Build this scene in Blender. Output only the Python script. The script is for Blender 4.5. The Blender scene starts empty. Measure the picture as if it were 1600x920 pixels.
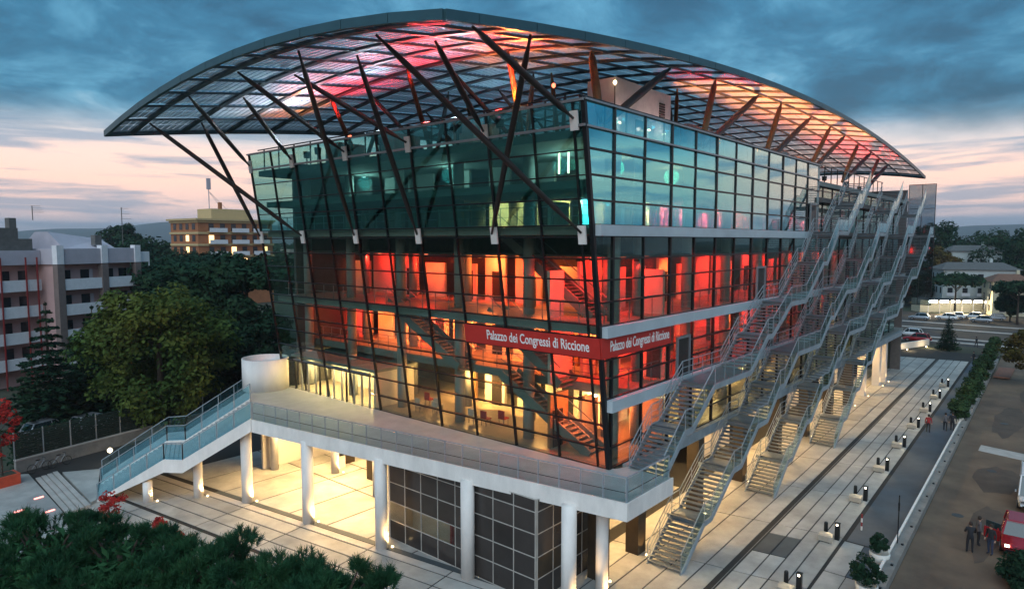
import bpy, math, random
import numpy as np
from mathutils import Vector, Matrix
random.seed(7); rng = np.random.default_rng(11)
SC = bpy.context.scene; COL = SC.collection
R = math.radians

# ------------------------------------------------------------------ camera
cam = bpy.data.cameras.new('camera'); camo = bpy.data.objects.new('camera', cam); COL.objects.link(camo)
camo.location = (-28.40, -17.84, 17.4)
camo.rotation_euler = (R(90) - math.atan(83 / 1040), 0, R(40.6 - 90))
cam.sensor_width = 36.0; cam.lens = 36 * 1040 / 1600
cam.clip_start = 0.1; cam.clip_end = 20000
SC.camera = camo

# ------------------------------------------------------------------ world: dusk sky with broken cloud
world = bpy.data.worlds.new('World'); SC.world = world; world.use_nodes = True
wn = world.node_tree; wn.nodes.clear()
def N(t, **k):
    n = wn.nodes.new(t)
    for a, b in k.items(): setattr(n, a, b)
    return n
def L(a, b): wn.links.new(a, b)
def ramp(fac, stops, interp='LINEAR'):
    n = N('ShaderNodeValToRGB'); e = n.color_ramp.elements; n.color_ramp.interpolation = interp
    while len(e) < len(stops): e.new(0.5)
    for el, (p, c) in zip(e, stops):
        el.position = p; el.color = (c[0], c[1], c[2], 1)
    L(fac, n.inputs[0]); return n.outputs[0]
def M_(op, a, b=None, c=None):
    n = N('ShaderNodeMath', operation=op)
    for i, v in enumerate((a, b, c)):
        if v is None: continue
        if isinstance(v, (int, float)): n.inputs[i].default_value = v
        else: L(v, n.inputs[i])
    return n.outputs[0]
def mixc(f, a, b, mode='MIX'):
    n = N('ShaderNodeMix', data_type='RGBA', blend_type=mode); n.clamp_factor = True
    for s, v in ((n.inputs[0], f), (n.inputs[6], a), (n.inputs[7], b)):
        if isinstance(v, (int, float)): s.default_value = v
        elif isinstance(v, tuple): s.default_value = (*v, 1)
        else: L(v, s)
    return n.outputs[2]
tc = N('ShaderNodeTexCoord'); sep = N('ShaderNodeSeparateXYZ'); L(tc.outputs['Generated'], sep.inputs[0])
el = M_('MAXIMUM', sep.outputs[2], 0.0)
# cloud plane coordinates: direction divided by height
den = M_('ADD', el, 0.20)
cmb = N('ShaderNodeCombineXYZ'); L(M_('DIVIDE', sep.outputs[0], den), cmb.inputs[0]); L(M_('DIVIDE', sep.outputs[1], den), cmb.inputs[1])
def noise(scale, detail, rough, dist=0.0, off=(0, 0, 0), stretch=(1, 1, 1)):
    mp = N('ShaderNodeMapping'); L(cmb.outputs[0], mp.inputs[0]); mp.inputs['Location'].default_value = off; mp.inputs['Scale'].default_value = stretch
    n = N('ShaderNodeTexNoise'); L(mp.outputs[0], n.inputs['Vector'])
    n.inputs['Scale'].default_value = scale; n.inputs['Detail'].default_value = detail
    n.inputs['Roughness'].default_value = rough; n.inputs['Distortion'].default_value = dist
    return n.outputs[0]
n1 = noise(1.25, 8, 0.58, 0.35, (1.3, 4.1, 0)); n2 = noise(3.6, 8, 0.62, 0.5, (3.0, 9.2, 2)); n3 = noise(0.35, 3, 0.5, 0.2, (7, 1, 0))
# flat streaks: the direction itself, pressed together in height
ms = N('ShaderNodeMapping'); L(tc.outputs['Generated'], ms.inputs[0]); ms.inputs['Scale'].default_value = (3.0, 3.0, 34.0)
ns = N('ShaderNodeTexNoise'); L(ms.outputs[0], ns.inputs['Vector']); ns.inputs['Scale'].default_value = 1.5; ns.inputs['Detail'].default_value = 6; ns.inputs['Roughness'].default_value = .55; ns.inputs['Distortion'].default_value = .4
# the clear dusk sky: Nishita with the sun at the horizon, over it a layered colour of thin high cloud
sky = N('ShaderNodeTexSky', sky_type='NISHITA'); sky.sun_disc = False
sky.sun_elevation = R(1.5); sky.sun_rotation = R(242); sky.dust_density = 2.0; sky.ozone_density = 2.0
elw = M_('ADD', el, M_('MULTIPLY', M_('SUBTRACT', n1, 0.5), 0.06))
base = ramp(elw, [(0.0, (.28, .34, .46)), (0.022, (.42, .42, .50)), (0.045, (.92, .64, .57)), (0.08, (1.08, .68, .55)), (0.112, (.98, .68, .58)),
                  (0.135, (.62, .57, .58)), (0.165, (.20, .32, .42)), (0.22, (.085, .24, .36)), (0.45, (.06, .20, .31)), (1.0, (.05, .15, .25))])
stk = ramp(ns.outputs[0], [(0.50, (0, 0, 0)), (0.62, (1, 1, 1))])
base = mixc(M_('MULTIPLY', stk, ramp(el, [(0.02, (.75,) * 3), (0.15, (.75,) * 3), (0.2, (0,) * 3)])), base, (.21, .30, .42))
# heavy blue-grey stratus overhead: light gaps to dark bellies
D_ = M_('ADD', M_('MULTIPLY', n1, 0.62), M_('MULTIPLY', n2, 0.38))
over = ramp(D_, [(0.33, (.27, .47, .59)), (0.42, (.080, .27, .42)), (0.50, (.026, .145, .26)), (0.58, (.012, .080, .155)), (0.70, (.008, .052, .105))])
skc = mixc(ramp(elw, [(0.130, (0,) * 3), (0.18, (1,) * 3)]), base, over)
bgA = N('ShaderNodeBackground'); L(skc, bgA.inputs[0]); bgA.inputs[1].default_value = 1.0
bgB = N('ShaderNodeBackground'); L(sky.outputs[0], bgB.inputs[0]); bgB.inputs[1].default_value = 0.05
add = N('ShaderNodeAddShader'); L(bgA.outputs[0], add.inputs[0]); L(bgB.outputs[0], add.inputs[1])
wo = N('ShaderNodeOutputWorld'); L(add.outputs[0], wo.inputs[0])

# ------------------------------------------------------------------ sun lamp: very wide soft fill added for sky ambient
sl = bpy.data.lights.new('sun', 'SUN'); sl.energy = 1.75; sl.angle = R(70); sl.color = (.82, .93, 1.0)
so = bpy.data.objects.new('sun', sl); COL.objects.link(so)
so.rotation_euler = (R(48), 0, R(-62))   # added fill, from high behind and left of the camera

vs = SC.view_settings; vs.view_transform = 'Standard'; vs.look = 'None'; vs.exposure = 0.4; vs.gamma = 1.0; vs.use_curve_mapping = False
cy = SC.cycles
cy.max_bounces = 6; cy.diffuse_bounces = 2; cy.glossy_bounces = 3; cy.transmission_bounces = 4; cy.transparent_max_bounces = 20
cy.caustics_reflective = False; cy.caustics_refractive = False; cy.sample_clamp_indirect = 3.0; cy.use_denoising = True; cy.use_light_tree = True

# ------------------------------------------------------------------ materials
MATS = {}
def newmat(name):
    m = bpy.data.materials.new(name); m.use_nodes = True; m.node_tree.nodes.clear(); MATS[name] = m; return m, m.node_tree
def pm(name, col, rough=0.6, metal=0.0, var=0.18, scale=2.0, bump=0.0, bscale=20.0, rnd=0.0, trans=0.0, alpha=0.0, col2=None, spec=0.5, stretch=(1, 1, 1)):
    """procedural Principled material: colour broken by two noises, optional bump and per-object shift"""
    m, t = newmat(name); n = t.nodes; l = t.links
    o = n.new('ShaderNodeOutputMaterial'); b = n.new('ShaderNodeBsdfPrincipled'); l.new(b.outputs[0], o.inputs[0])
    tx = n.new('ShaderNodeTexCoord'); mp = n.new('ShaderNodeMapping'); mp.inputs['Scale'].default_value = stretch
    l.new(tx.outputs['Object'], mp.inputs[0])
    ns = n.new('ShaderNodeTexNoise'); ns.inputs['Scale'].default_value = scale; ns.inputs['Detail'].default_value = 6; ns.inputs['Roughness'].default_value = 0.65
    l.new(mp.outputs[0], ns.inputs['Vector'])
    mr = n.new('ShaderNodeMapRange'); mr.inputs[1].default_value = 0.3; mr.inputs[2].default_value = 0.7
    mr.inputs[3].default_value = 1 - var; mr.inputs[4].default_value = 1 + var; l.new(ns.outputs[0], mr.inputs[0])
    val = mr.outputs[0]
    if rnd:
        oi = n.new('ShaderNodeObjectInfo'); m2 = n.new('ShaderNodeMapRange'); m2.inputs[3].default_value = 1 - rnd; m2.inputs[4].default_value = 1 + rnd
        l.new(oi.outputs['Random'], m2.inputs[0]); mm = n.new('ShaderNodeMath'); mm.operation = 'MULTIPLY'; l.new(val, mm.inputs[0]); l.new(m2.outputs[0], mm.inputs[1]); val = mm.outputs[0]
    vm = n.new('ShaderNodeVectorMath'); vm.operation = 'SCALE'; l.new(val, vm.inputs['Scale'])
    if col2:
        mx = n.new('ShaderNodeMix'); mx.data_type = 'RGBA'; mx.inputs[6].default_value = (*col, 1); mx.inputs[7].default_value = (*col2, 1)
        n2_ = n.new('ShaderNodeTexNoise'); n2_.inputs['Scale'].default_value = scale * 0.37; n2_.inputs['Detail'].default_value = 4; l.new(mp.outputs[0], n2_.inputs['Vector'])
        r2 = n.new('ShaderNodeMapRange'); r2.inputs[1].default_value = 0.42; r2.inputs[2].default_value = 0.6; l.new(n2_.outputs[0], r2.inputs[0]); l.new(r2.outputs[0], mx.inputs[0])
        l.new(mx.outputs[2], vm.inputs[0])
    else: vm.inputs[0].default_value = col
    l.new(vm.outputs[0], b.inputs['Base Color'])
    b.inputs['Roughness'].default_value = rough; b.inputs['Metallic'].default_value = metal; b.inputs['Specular IOR Level'].default_value = spec
    if bump:
        nb = n.new('ShaderNodeTexNoise'); nb.inputs['Scale'].default_value = bscale; nb.inputs['Detail'].default_value = 4; l.new(mp.outputs[0], nb.inputs['Vector'])
        bp = n.new('ShaderNodeBump'); bp.inputs['Strength'].default_value = bump; bp.inputs['Distance'].default_value = 0.05; l.new(nb.outputs[0], bp.inputs['Height']); l.new(bp.outputs[0], b.inputs['Normal'])
    if trans:
        ts = n.new('ShaderNodeBsdfTranslucent'); l.new(vm.outputs[0], ts.inputs[0]); mx = n.new('ShaderNodeMixShader'); mx.inputs[0].default_value = trans
        l.new(b.outputs[0], mx.inputs[1]); l.new(ts.outputs[0], mx.inputs[2]); l.new(mx.outputs[0], o.inputs[0])
        if alpha:
            tp = n.new('ShaderNodeBsdfTransparent'); tp.inputs[0].default_value = (.75, .93, .97, 1); ma = n.new('ShaderNodeMixShader'); ma.inputs[0].default_value = alpha
            l.new(mx.outputs[0], ma.inputs[1]); l.new(tp.outputs[0], ma.inputs[2]); l.new(ma.outputs[0], o.inputs[0])
    return m
def glass(name, tint, ior=1.6, rough=0.02, refl=(1, 1, 1), wob=0.0, base=0.0, sky_tint=False):
    """clear architectural pane: tinted see-through plus Fresnel mirror"""
    m, t = newmat(name); n = t.nodes; l = t.links
    o = n.new('ShaderNodeOutputMaterial'); tr = n.new('ShaderNodeBsdfTransparent'); tr.inputs[0].default_value = (*tint, 1)
    gl = n.new('ShaderNodeBsdfGlossy'); gl.inputs[0].default_value = (*refl, 1); gl.inputs['Roughness'].default_value = rough
    # Schlick mirror share from the facing angle, so both faces of the pane behave alike
    lw = n.new('ShaderNodeLayerWeight'); lw.inputs[0].default_value = 0.5; f0 = ((ior - 1) / (ior + 1)) ** 2 + base; mx = n.new('ShaderNodeMixShader')
    pw = n.new('ShaderNodeMath'); pw.operation = 'POWER'; pw.inputs[1].default_value = 4.5; l.new(lw.outputs['Facing'], pw.inputs[0])
    mb = n.new('ShaderNodeMath'); mb.operation = 'MULTIPLY_ADD'; mb.use_clamp = True; mb.inputs[1].default_value = 1 - f0; mb.inputs[2].default_value = f0; l.new(pw.outputs[0], mb.inputs[0])
    l.new(mb.outputs[0], mx.inputs[0]); l.new(tr.outputs[0], mx.inputs[1]); l.new(gl.outputs[0], mx.inputs[2]); l.new(mx.outputs[0], o.inputs[0])
    if sky_tint:   # mirror tint turns teal to warm white, imitating reflected sky colours
        cm = n.new('ShaderNodeMix'); cm.data_type = 'RGBA'; cm.inputs[6].default_value = (*refl, 1); cm.inputs[7].default_value = (1, .97, .92, 1)
        cr = n.new('ShaderNodeMapRange'); cr.inputs[1].default_value = .56; cr.inputs[2].default_value = .80; l.new(lw.outputs['Facing'], cr.inputs[0]); l.new(cr.outputs[0], cm.inputs[0]); l.new(cm.outputs[2], gl.inputs[0])
    if wob:
        tx = n.new('ShaderNodeTexCoord'); nb = n.new('ShaderNodeTexNoise'); nb.inputs['Scale'].default_value = 0.35; nb.inputs['Detail'].default_value = 1; l.new(tx.outputs['Object'], nb.inputs['Vector'])
        bp = n.new('ShaderNodeBump'); bp.inputs['Strength'].default_value = wob; bp.inputs['Distance'].default_value = 0.2; l.new(nb.outputs[0], bp.inputs['Height']); l.new(bp.outputs[0], gl.inputs['Normal'])
    return m
def emit(name, col, s):
    m, t = newmat(name); n = t.nodes; o = n.new('ShaderNodeOutputMaterial'); e = n.new('ShaderNodeEmission')
    e.inputs[0].default_value = (*col, 1); e.inputs[1].default_value = s; t.links.new(e.outputs[0], o.inputs[0]); return m

pm('asphalt', (.118, .080, .055), .85, var=.3, scale=.35, bump=.3, bscale=30, col2=(.165, .112, .072))  # brown tint puts warm street-lamp light into the base colour
pm('asphalt_patch', (.092, .066, .048), .85, var=.3, scale=.5, bump=.3, bscale=30)
pm('road', (.035, .033, .033), .85, var=.25, scale=.3, col2=(.075, .052, .036))
pm('soil', (.055, .050, .034), .95, var=.4, scale=.2, col2=(.03, .045, .02))
pm('paving', (.39, .38, .355), .62, var=.22, scale=.7, bump=.15, bscale=14, rnd=.09, col2=(.31, .305, .29))
pm('paving_joint', (.022, .021, .020), .95)
pm('paving_grey', (.055, .066, .072), .75, var=.25, scale=.5, bump=.1, col2=(.075, .082, .085), rnd=.1)
pm('walk_dark', (.040, .066, .095), .75, var=.3, scale=.25, col2=(.10, .105, .11))  # blue tone and patches put the reflected sky into grey asphalt
pm('concrete', (.42, .39, .36), .75, var=.2, scale=.8, bump=.15)
pm('concrete_dark', (.21, .20, .185), .8, var=.25, scale=1.2, bump=.2)
pm('plaster', (.62, .58, .53), .8, var=.08, scale=.5)
pm('white', (.76, .72, .68), .6, var=.14, scale=1.0, stretch=(1, 1, .4))
pm('terrace_floor', (.36, .36, .345), .7, var=.14, scale=.7, bump=.1)
pm('frame_black', (.012, .014, .016), .35, var=.1, metal=.4)
pm('frame_grey', (.30, .32, .34), .4, metal=.6, var=.1)
pm('ledge', (.46, .54, .58), .5, metal=.15, var=.12, scale=.4)
pm('steel', (.27, .32, .35), .62, metal=.1, var=.2, scale=1.5)
pm('tread', (.15, .18, .20), .45, metal=.2, var=.25, scale=1.2)
pm('strut', (.030, .022, .020), .45, metal=.2, var=.3)
pm('strut_brown', (.16, .075, .025), .5, metal=.2, var=.3)
pm('canopy_steel', (.055, .085, .105), .42, metal=.35, var=.15)
pm('fascia', (.045, .105, .125), .38, metal=.4, var=.12, scale=.6)
pm('louvre', (.56, .65, .72), .3, var=.18, scale=3, trans=.24)
pm('slab', (.20, .22, .21), .8, var=.1)
pm('wall_in', (.66, .60, .54), .8, var=.1, scale=.7)
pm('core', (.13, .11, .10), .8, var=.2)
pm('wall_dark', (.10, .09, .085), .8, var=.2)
pm('floor_in', (.36, .30, .23), .35, var=.15, scale=1.5)
pm('column_in', (.34, .34, .33), .75, var=.12, scale=1.0)
pm('wood_in', (.34, .18, .08), .5, var=.2)
pm('chair', (.55, .52, .48), .6); pm('chair_red', (.35, .02, .02), .6)
pm('sign_red', (.52, .026, .018), .5, var=.06); pm('sign_white', (.85, .85, .83), .5, var=.02)
pm('panel_dark', (.040, .033, .030), .20, var=.2, scale=.8, rnd=.25)
pm('panel_joint', (.45, .42, .38), .5)
pm('pillar_brown', (.040, .028, .016), .5, var=.3)
pm('penthouse', (.78, .70, .69), .8, var=.1)
pm('duct', (.38, .37, .36), .35, metal=.7, var=.2)
glass('glass_front', (.80, .88, .84), 1.45, .015, (.75, .95, .90), wob=.06)
glass('glass_side', (.70, .86, .86), 1.7, .01, (.27, .84, .97), wob=.05, base=.40, sky_tint=True)
glass('glass_teal', (.60, .86, .82), 1.6, .015, (.40, .90, .95), wob=.06, base=.14)
glass('glass_low', (.80, .84, .80), 1.5, .01, wob=.03)
glass('glass_rail', (.84, .93, .94), 1.5, .05, (.8, 1, 1))
pm('glass_frost', (.30, .56, .66), .25, var=.12, scale=.5, trans=.45, alpha=.80)
glass('glass_screen', (.55, .62, .66), 1.8, .08)
emit('lamp_spot', (1, .74, .38), 5); emit('lamp_warm', (1, .72, .36), 14); emit('lamp_white', (1, .93, .8), 16); emit('lamp_red', (1, .16, .08), 3.5); emit('lamp_strip', (1, .85, .55), 5)
emit('lamp_bollard', (1, .88, .66), 7); emit('lamp_pink', (1, .30, .26), 3)

# ------------------------------------------------------------------ mesh helpers
ORG = {}
def setp(o, label=None, cat=None, group=None, kind=None):
    if label: o['label'] = label
    if cat: o['category'] = cat
    if group: o['group'] = group
    if kind: o['kind'] = kind
    return o
def empty(name, loc=(0, 0, 0), parent=None, rz=0.0):
    o = bpy.data.objects.new(name, None); COL.objects.link(o); o.empty_display_size = 0.2
    if parent is None:
        o.location = loc; o.rotation_euler = (0, 0, rz); ORG[o.name] = Vector(loc)
    else:
        o.parent = parent; ORG[o.name] = ORG[parent.name]
    return o
def thing(name, label, cat, loc=(0, 0, 0), group=None, rz=0.0):
    return setp(empty(name, loc, None, rz), label, cat, group)
def link(name, me, mat=None, parent=None, loc=None):
    o = bpy.data.objects.new(name, me); COL.objects.link(o)
    if mat and not me.materials: me.materials.append(MATS[mat])
    org = Vector((0, 0, 0))
    if parent is not None:
        o.parent = parent; org = ORG[parent.name]
    ORG[o.name] = org
    if loc is not None: o.location = Vector(loc) - org
    return o
def mesh(name, v, f, mat, parent=None, smooth=False, world=True):
    org = ORG[parent.name] if (parent is not None and world) else Vector((0, 0, 0))
    if len(v) and (org.length > 0): v = [(a[0] - org[0], a[1] - org[1], a[2] - org[2]) for a in v]
    me = bpy.data.meshes.new(name); me.from_pydata(v, [], f); me.update()
    if smooth: me.polygons.foreach_set('use_smooth', [True] * len(me.polygons))
    me.materials.append(MATS[mat])
    return link(name, me, None, parent)
BF = [(0, 3, 2, 1), (4, 5, 6, 7), (0, 1, 5, 4), (1, 2, 6, 5), (2, 3, 7, 6), (3, 0, 4, 7)]
class MB:
    def __init__(s): s.v = []; s.f = []
    def hexa(s, p):
        k = len(s.v); s.v += [tuple(q) for q in p]; s.f += [tuple(i + k for i in g) for g in BF]; return s
    def box(s, x0, x1, y0, y1, z0, z1):
        return s.hexa([(x0, y0, z0), (x1, y0, z0), (x1, y1, z0), (x0, y1, z0), (x0, y0, z1), (x1, y0, z1), (x1, y1, z1), (x0, y1, z1)])
    def obox(s, c, ax, ay, az, hx, hy, hz):
        c = Vector(c); ax = Vector(ax) * hx; ay = Vector(ay) * hy; az = Vector(az) * hz
        return s.hexa([c - ax - ay - az, c + ax - ay - az, c + ax + ay - az, c - ax + ay - az, c - ax - ay + az, c + ax - ay + az, c + ax + ay + az, c - ax + ay + az])
    def beam(s, p, q, w, h, up=(0, 0, 1)):
        p = Vector(p); q = Vector(q); d = (q - p).normalized(); up = Vector(up)
        if abs(d.dot(up)) > .98: up = Vector((1, 0, 0))
        sd = d.cross(up).normalized(); u = sd.cross(d)
        return s.obox((p + q) / 2, d, sd, u, (q - p).length / 2, w / 2, h / 2)
    def tube(s, pts, rad, n=8, cap=True):
        pts = [Vector(p) for p in pts]
        if isinstance(rad, (int, float)): rad = [rad] * len(pts)
        k = len(s.v)
        for i, p in enumerate(pts):
            d = (pts[min(i + 1, len(pts) - 1)] - pts[max(i - 1, 0)]).normalized()
            up = Vector((0, 0, 1)) if abs(d.z) < .95 else Vector((1, 0, 0))
            a = d.cross(up).normalized(); b = a.cross(d)
            for j in range(n):
                t = 2 * math.pi * j / n; s.v.append(tuple(p + a * math.cos(t) * rad[i] + b * math.sin(t) * rad[i]))
        for i in range(len(pts) - 1):
            for j in range(n): s.f.append((k + i * n + j, k + i * n + (j + 1) % n, k + (i + 1) * n + (j + 1) % n, k + (i + 1) * n + j))
        if cap: s.f.append(tuple(k + j for j in reversed(range(n)))); s.f.append(tuple(k + (len(pts) - 1) * n + j for j in range(n)))
        return s
    def lathe(s, c, prof, n=16):
        k = len(s.v)
        for r, z in prof:
            for j in range(n):
                t = 2 * math.pi * j / n; s.v.append((c[0] + r * math.cos(t), c[1] + r * math.sin(t), c[2] + z))
        for i in range(len(prof) - 1):
            for j in range(n): s.f.append((k + i * n + j, k + i * n + (j + 1) % n, k + (i + 1) * n + (j + 1) % n, k + (i + 1) * n + j))
        s.f.append(tuple(k + j for j in reversed(range(n)))); s.f.append(tuple(k + (len(prof) - 1) * n + j for j in range(n)))
        return s
    def prism(s, poly, z0, z1):
        k = len(s.v); n = len(poly)
        s.v += [(p[0], p[1], z0) for p in poly] + [(p[0], p[1], z1) for p in poly]
        s.f.append(tuple(k + i for i in reversed(range(n)))); s.f.append(tuple(k + n + i for i in range(n)))
        for i in range(n): s.f.append((k + i, k + (i + 1) % n, k + n + (i + 1) % n, k + n + i))
        return s
    def quad(s, a, b, c, d):
        k = len(s.v); s.v += [tuple(a), tuple(b), tuple(c), tuple(d)]; s.f.append((k, k + 1, k + 2, k + 3)); return s
    def build(s, name, mat, parent=None, smooth=False): return mesh(name, s.v, s.f, mat, parent, smooth)
def light(name, typ, loc, energy, col, parent=None, size=0.3, target=None, spot=None, sizey=None):
    d = bpy.data.lights.new(name, typ); d.energy = energy; d.color = col
    if typ == 'AREA':
        d.shape = 'RECTANGLE'; d.size = size; d.size_y = sizey or size
    else: d.shadow_soft_size = size
    if typ == 'SPOT': d.spot_size = R(spot or 60); d.spot_blend = .6
    o = bpy.data.objects.new(name, d); COL.objects.link(o)
    org = Vector((0, 0, 0))
    if parent is not None: o.parent = parent; org = ORG[parent.name]
    o.location = Vector(loc) - org
    if target is not None: o.rotation_euler = (Vector(target) - Vector(loc)).to_track_quat('-Z', 'Y').to_euler()
    return o
# ================================================================== GROUND
g = MB().box(-5600, 5600, -5600, 5600, -1.5, -0.06).build('ground', 'soil'); setp(g, 'flat ground of dark soil and grass reaching the horizon', 'ground', kind='structure')
# car park
cp = MB().prism([(-40, -60), (108, -60), (108, -8.95), (-40, -12.4)], -0.3, -0.045).build('car_park', 'asphalt'); setp(cp, 'worn asphalt car park tinted brown for warm lamp light beside the plaza', 'car park', kind='structure')
st = MB()
st.prism([(38.4, -12.0), (40.4, -12.0), (38.8, -19.0), (36.6, -19.0)], -0.30, -0.035); o = st.build('concrete_strip', 'concrete', cp)
random.seed(21)
for px_, py_, rx_, ry_ in ((20, -14.2, 5.0, 1.1), (31, -14.0, 3.6, 1.6), (52, -13.2, 7.5, 1.3), (8, -13.8, 3.0, .8), (66, -14.5, 6, 1.6)):
    q = [(px_ + rx_ * math.cos(t_) * random.uniform(.75, 1.1), py_ + ry_ * math.sin(t_) * random.uniform(.75, 1.1)) for t_ in np.linspace(0, 2 * math.pi, 19)[:-1]]
    MB().prism(q, -.3, -.040).build('repair_patch', 'asphalt_patch', cp)
for x, y in ((21.5, -12.6), (33, -13.4), (50, -12.9)): MB().lathe((x, y, -.06), [(.33, 0), (.33, .028)], 18).build('manhole_cover', 'paving_grey', cp)
ro = MB().box(104, 160, -120, 120, -0.3, -0.04).build('road', 'road'); setp(ro, 'wide road running behind the far end of the plaza', 'road', kind='structure')
b = MB()
for x0, x1 in ((107, 108.2), (112.5, 113.4), (127, 128.0), (137.5, 138.5)): b.box(x0, x1, -120, 120, -0.038, 0.08)
b.build('kerb', 'concrete', ro)
# paving bed under all the slabs
pb = MB().prism([(-24, -11.8), (96, -9.0), (96, 6), (96, 40), (-24, 44)], -0.3, -0.03).build('plaza_pavement', 'paving_joint')
setp(pb, 'plaza paved with pale stone slabs and dark joints', 'pavement', kind='structure')
SH = 0.16   # the cross joints lean a little
def yl(x, y): return y + 0.026 * (x - 12)
lines = [2.4, 0.9, -0.2, -1.55, -2.95, -3.95, -4.35, -5.3, -6.15, -7.0, -8.0]
xj = [4.4 + 7.42 * k for k in range(-1, 12)]
def slab_piece(name, x0, x1, ya, yb, m, parent, g=.04, top=0.0):
    def P(x, y): return (x - SH * y, yl(x - SH * y, y))
    a = P(x0 + g, yb + g); b_ = P(x1 - g, yb + g); c = P(x1 - g, ya - g); d = P(x0 + g, ya - g)
    return MB().prism([a, b_, c, d], -0.2, top).build(name, m, parent)
random.seed(3)
for j in range(len(lines) - 1):
    if abs(lines[j] + 3.95) < .01: continue
    for i in range(len(xj) - 1):
        m = 'paving'
        if i == 1 and lines[j] in (-4.35, -5.3): 
            xm = xj[i] + 3.0
            slab_piece('paving_slab', xj[i], xm, lines[j], lines[j + 1], m, pb); slab_piece('paving_slab', xm + 2.9, xj[i + 1], lines[j], lines[j + 1], m, pb)
            o = slab_piece('paving_slab', xm, xm + 2.9, lines[j], lines[j + 1], 'paving_grey', pb); o['label'] = 'dark grey stone inlay'
            continue
        slab_piece('paving_slab', xj[i], xj[i + 1], lines[j], lines[j + 1], m, pb, top=random.uniform(-.004, .004))
ch = MB(); ch.prism([(-3, yl(-3, -4.0)), (86, yl(86, -4.0)), (86, yl(86, -4.30)), (-3, yl(-3, -4.30))], -0.2, -0.02); ch.build('drain_channel', 'paving_joint', pb)
ch = MB(); ch.prism([(-3, yl(-3, -4.24)), (86, yl(86, -4.24)), (86, yl(86, -4.28)), (-3, yl(-3, -4.28))], -0.2, -0.006); ch.build('drain_grate', 'concrete_dark', pb)
# dark walkway next to the kerb wall
wk = MB().prism([(12.9, -8.2), (92, -6.2), (92, -9.0), (12.9, -10.75)], -0.2, -0.004).build('walkway', 'walk_dark', pb)
for (a, b_, c, d) in (((-6, -8.5), (8.2, -8.25), (8.2, -9.3), (-6, -9.5)),): MB().prism([d, c, b_, a], -0.2, 0.002).build('paving_slab', 'paving', pb)
MB().prism([(8.3, -9.3), (8.3, -10.9), (12.7, -10.75), (12.7, -9.2)], -0.2, -0.002).build('walkway', 'walk_dark', pb)
MB().prism([(8.3, -8.25), (8.3, -9.25), (12.7, -9.15), (12.7, -8.15)], -0.2, 0.003).build('paving_slab', 'paving', pb)
MB().prism([(-6, -9.55), (8.2, -9.35), (8.2, -10.95), (-6, -11.2)], -0.2, -0.001).build('paving_slab', 'paving', pb)
# kerb wall
kw = thing('kerb_wall', 'long low concrete wall dividing the plaza walkway from the car park', 'wall', (5, -11, 0))
MB().prism([(-6, -11.6), (90, -9.3), (90, -8.85), (-6, -11.12)], -0.3, 0.42).build('wall_body', 'concrete_dark', kw)
MB().prism([(-6, -11.08), (90, -8.81), (90, -8.70), (-6, -10.95)], -0.3, 0.50).build('wall_edge', 'white', kw)
b = MB()
for k in range(30):
    x = -2 + k * 3.05; y = -11.36 + (x + 6) * .0237; b.box(x, x + .12, y - .12, y + .0, .40, .50)
b.build('bolt_block', 'frame_black', kw)
# left front: strips parallel to the slanting terrace edge
E0 = Vector((-5.32, 11.4)); ed = Vector((-0.146, 1)).normalized(); en = Vector((-ed.y, ed.x))   # en points outwards (towards -x)
def pt(s, d): q = E0 + ed * s + en * d; return (q.x, q.y)
offs = [0.0, 0.62, 1.75, 2.9, 4.0, 5.05, 6.1, 7.3, 8.5, 9.8, 11.2, 12.8]
for j in range(len(offs) - 1):
    s = -16.0
    k = 0
    while s < 19:
        ln = 5.6
        q = [pt(s + .045, offs[j] + (.28 if j == 4 else .05)), pt(s + .045, offs[j + 1] - .05), pt(s + ln - .045, offs[j + 1] - .05), pt(s + ln - .045, offs[j] + (.28 if j == 4 else .05))]
        if not (min(p[0] for p in q) < -15.4 and max(p[1] for p in q) > 19.5):
            if not (q[0][0] > -3.0 and q[0][1] < 0):
                MB().prism(q[::-1], -0.2, (-.0 if j else 0.012)).build('paving_slab', 'paving' if j else 'concrete', pb)
        s += ln
MB().prism([pt(-15.5, -.42), pt(-15.5, -.04), pt(16, -.04), pt(16, -.42)][::-1], -.2, -.008).build('drain_channel', 'paving_grey', pb)
# big slabs of the lit hall floor under the building
for i in range(9):
    for j in range(6):
        x0 = -4.0 + j * 3.06 if j else -7.2; x1 = -4.0 + (j + 1) * 3.06 if j else -.94
        y0 = 3.06 + i * 3.4; y1 = y0 + 3.4
        if j == 0:
            q = [(max(-4.0, E0.x - .146 * (y0 - E0.y) + .5) if False else E0.x - .146 * (y0 - E0.y) + .45, y0 + .06), (x1 - .06, y0 + .06), (x1 - .06, y1 - .06), (E0.x - .146 * (y1 - E0.y) + .45, y1 - .06)]
        else: q = [(x0 + .06, y0 + .06), (x1 - .06, y0 + .06), (x1 - .06, y1 - .06), (x0 + .06, y1 - .06)]
        MB().prism(q, -.2, 0.0).build('paving_slab', 'paving', pb)
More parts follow.
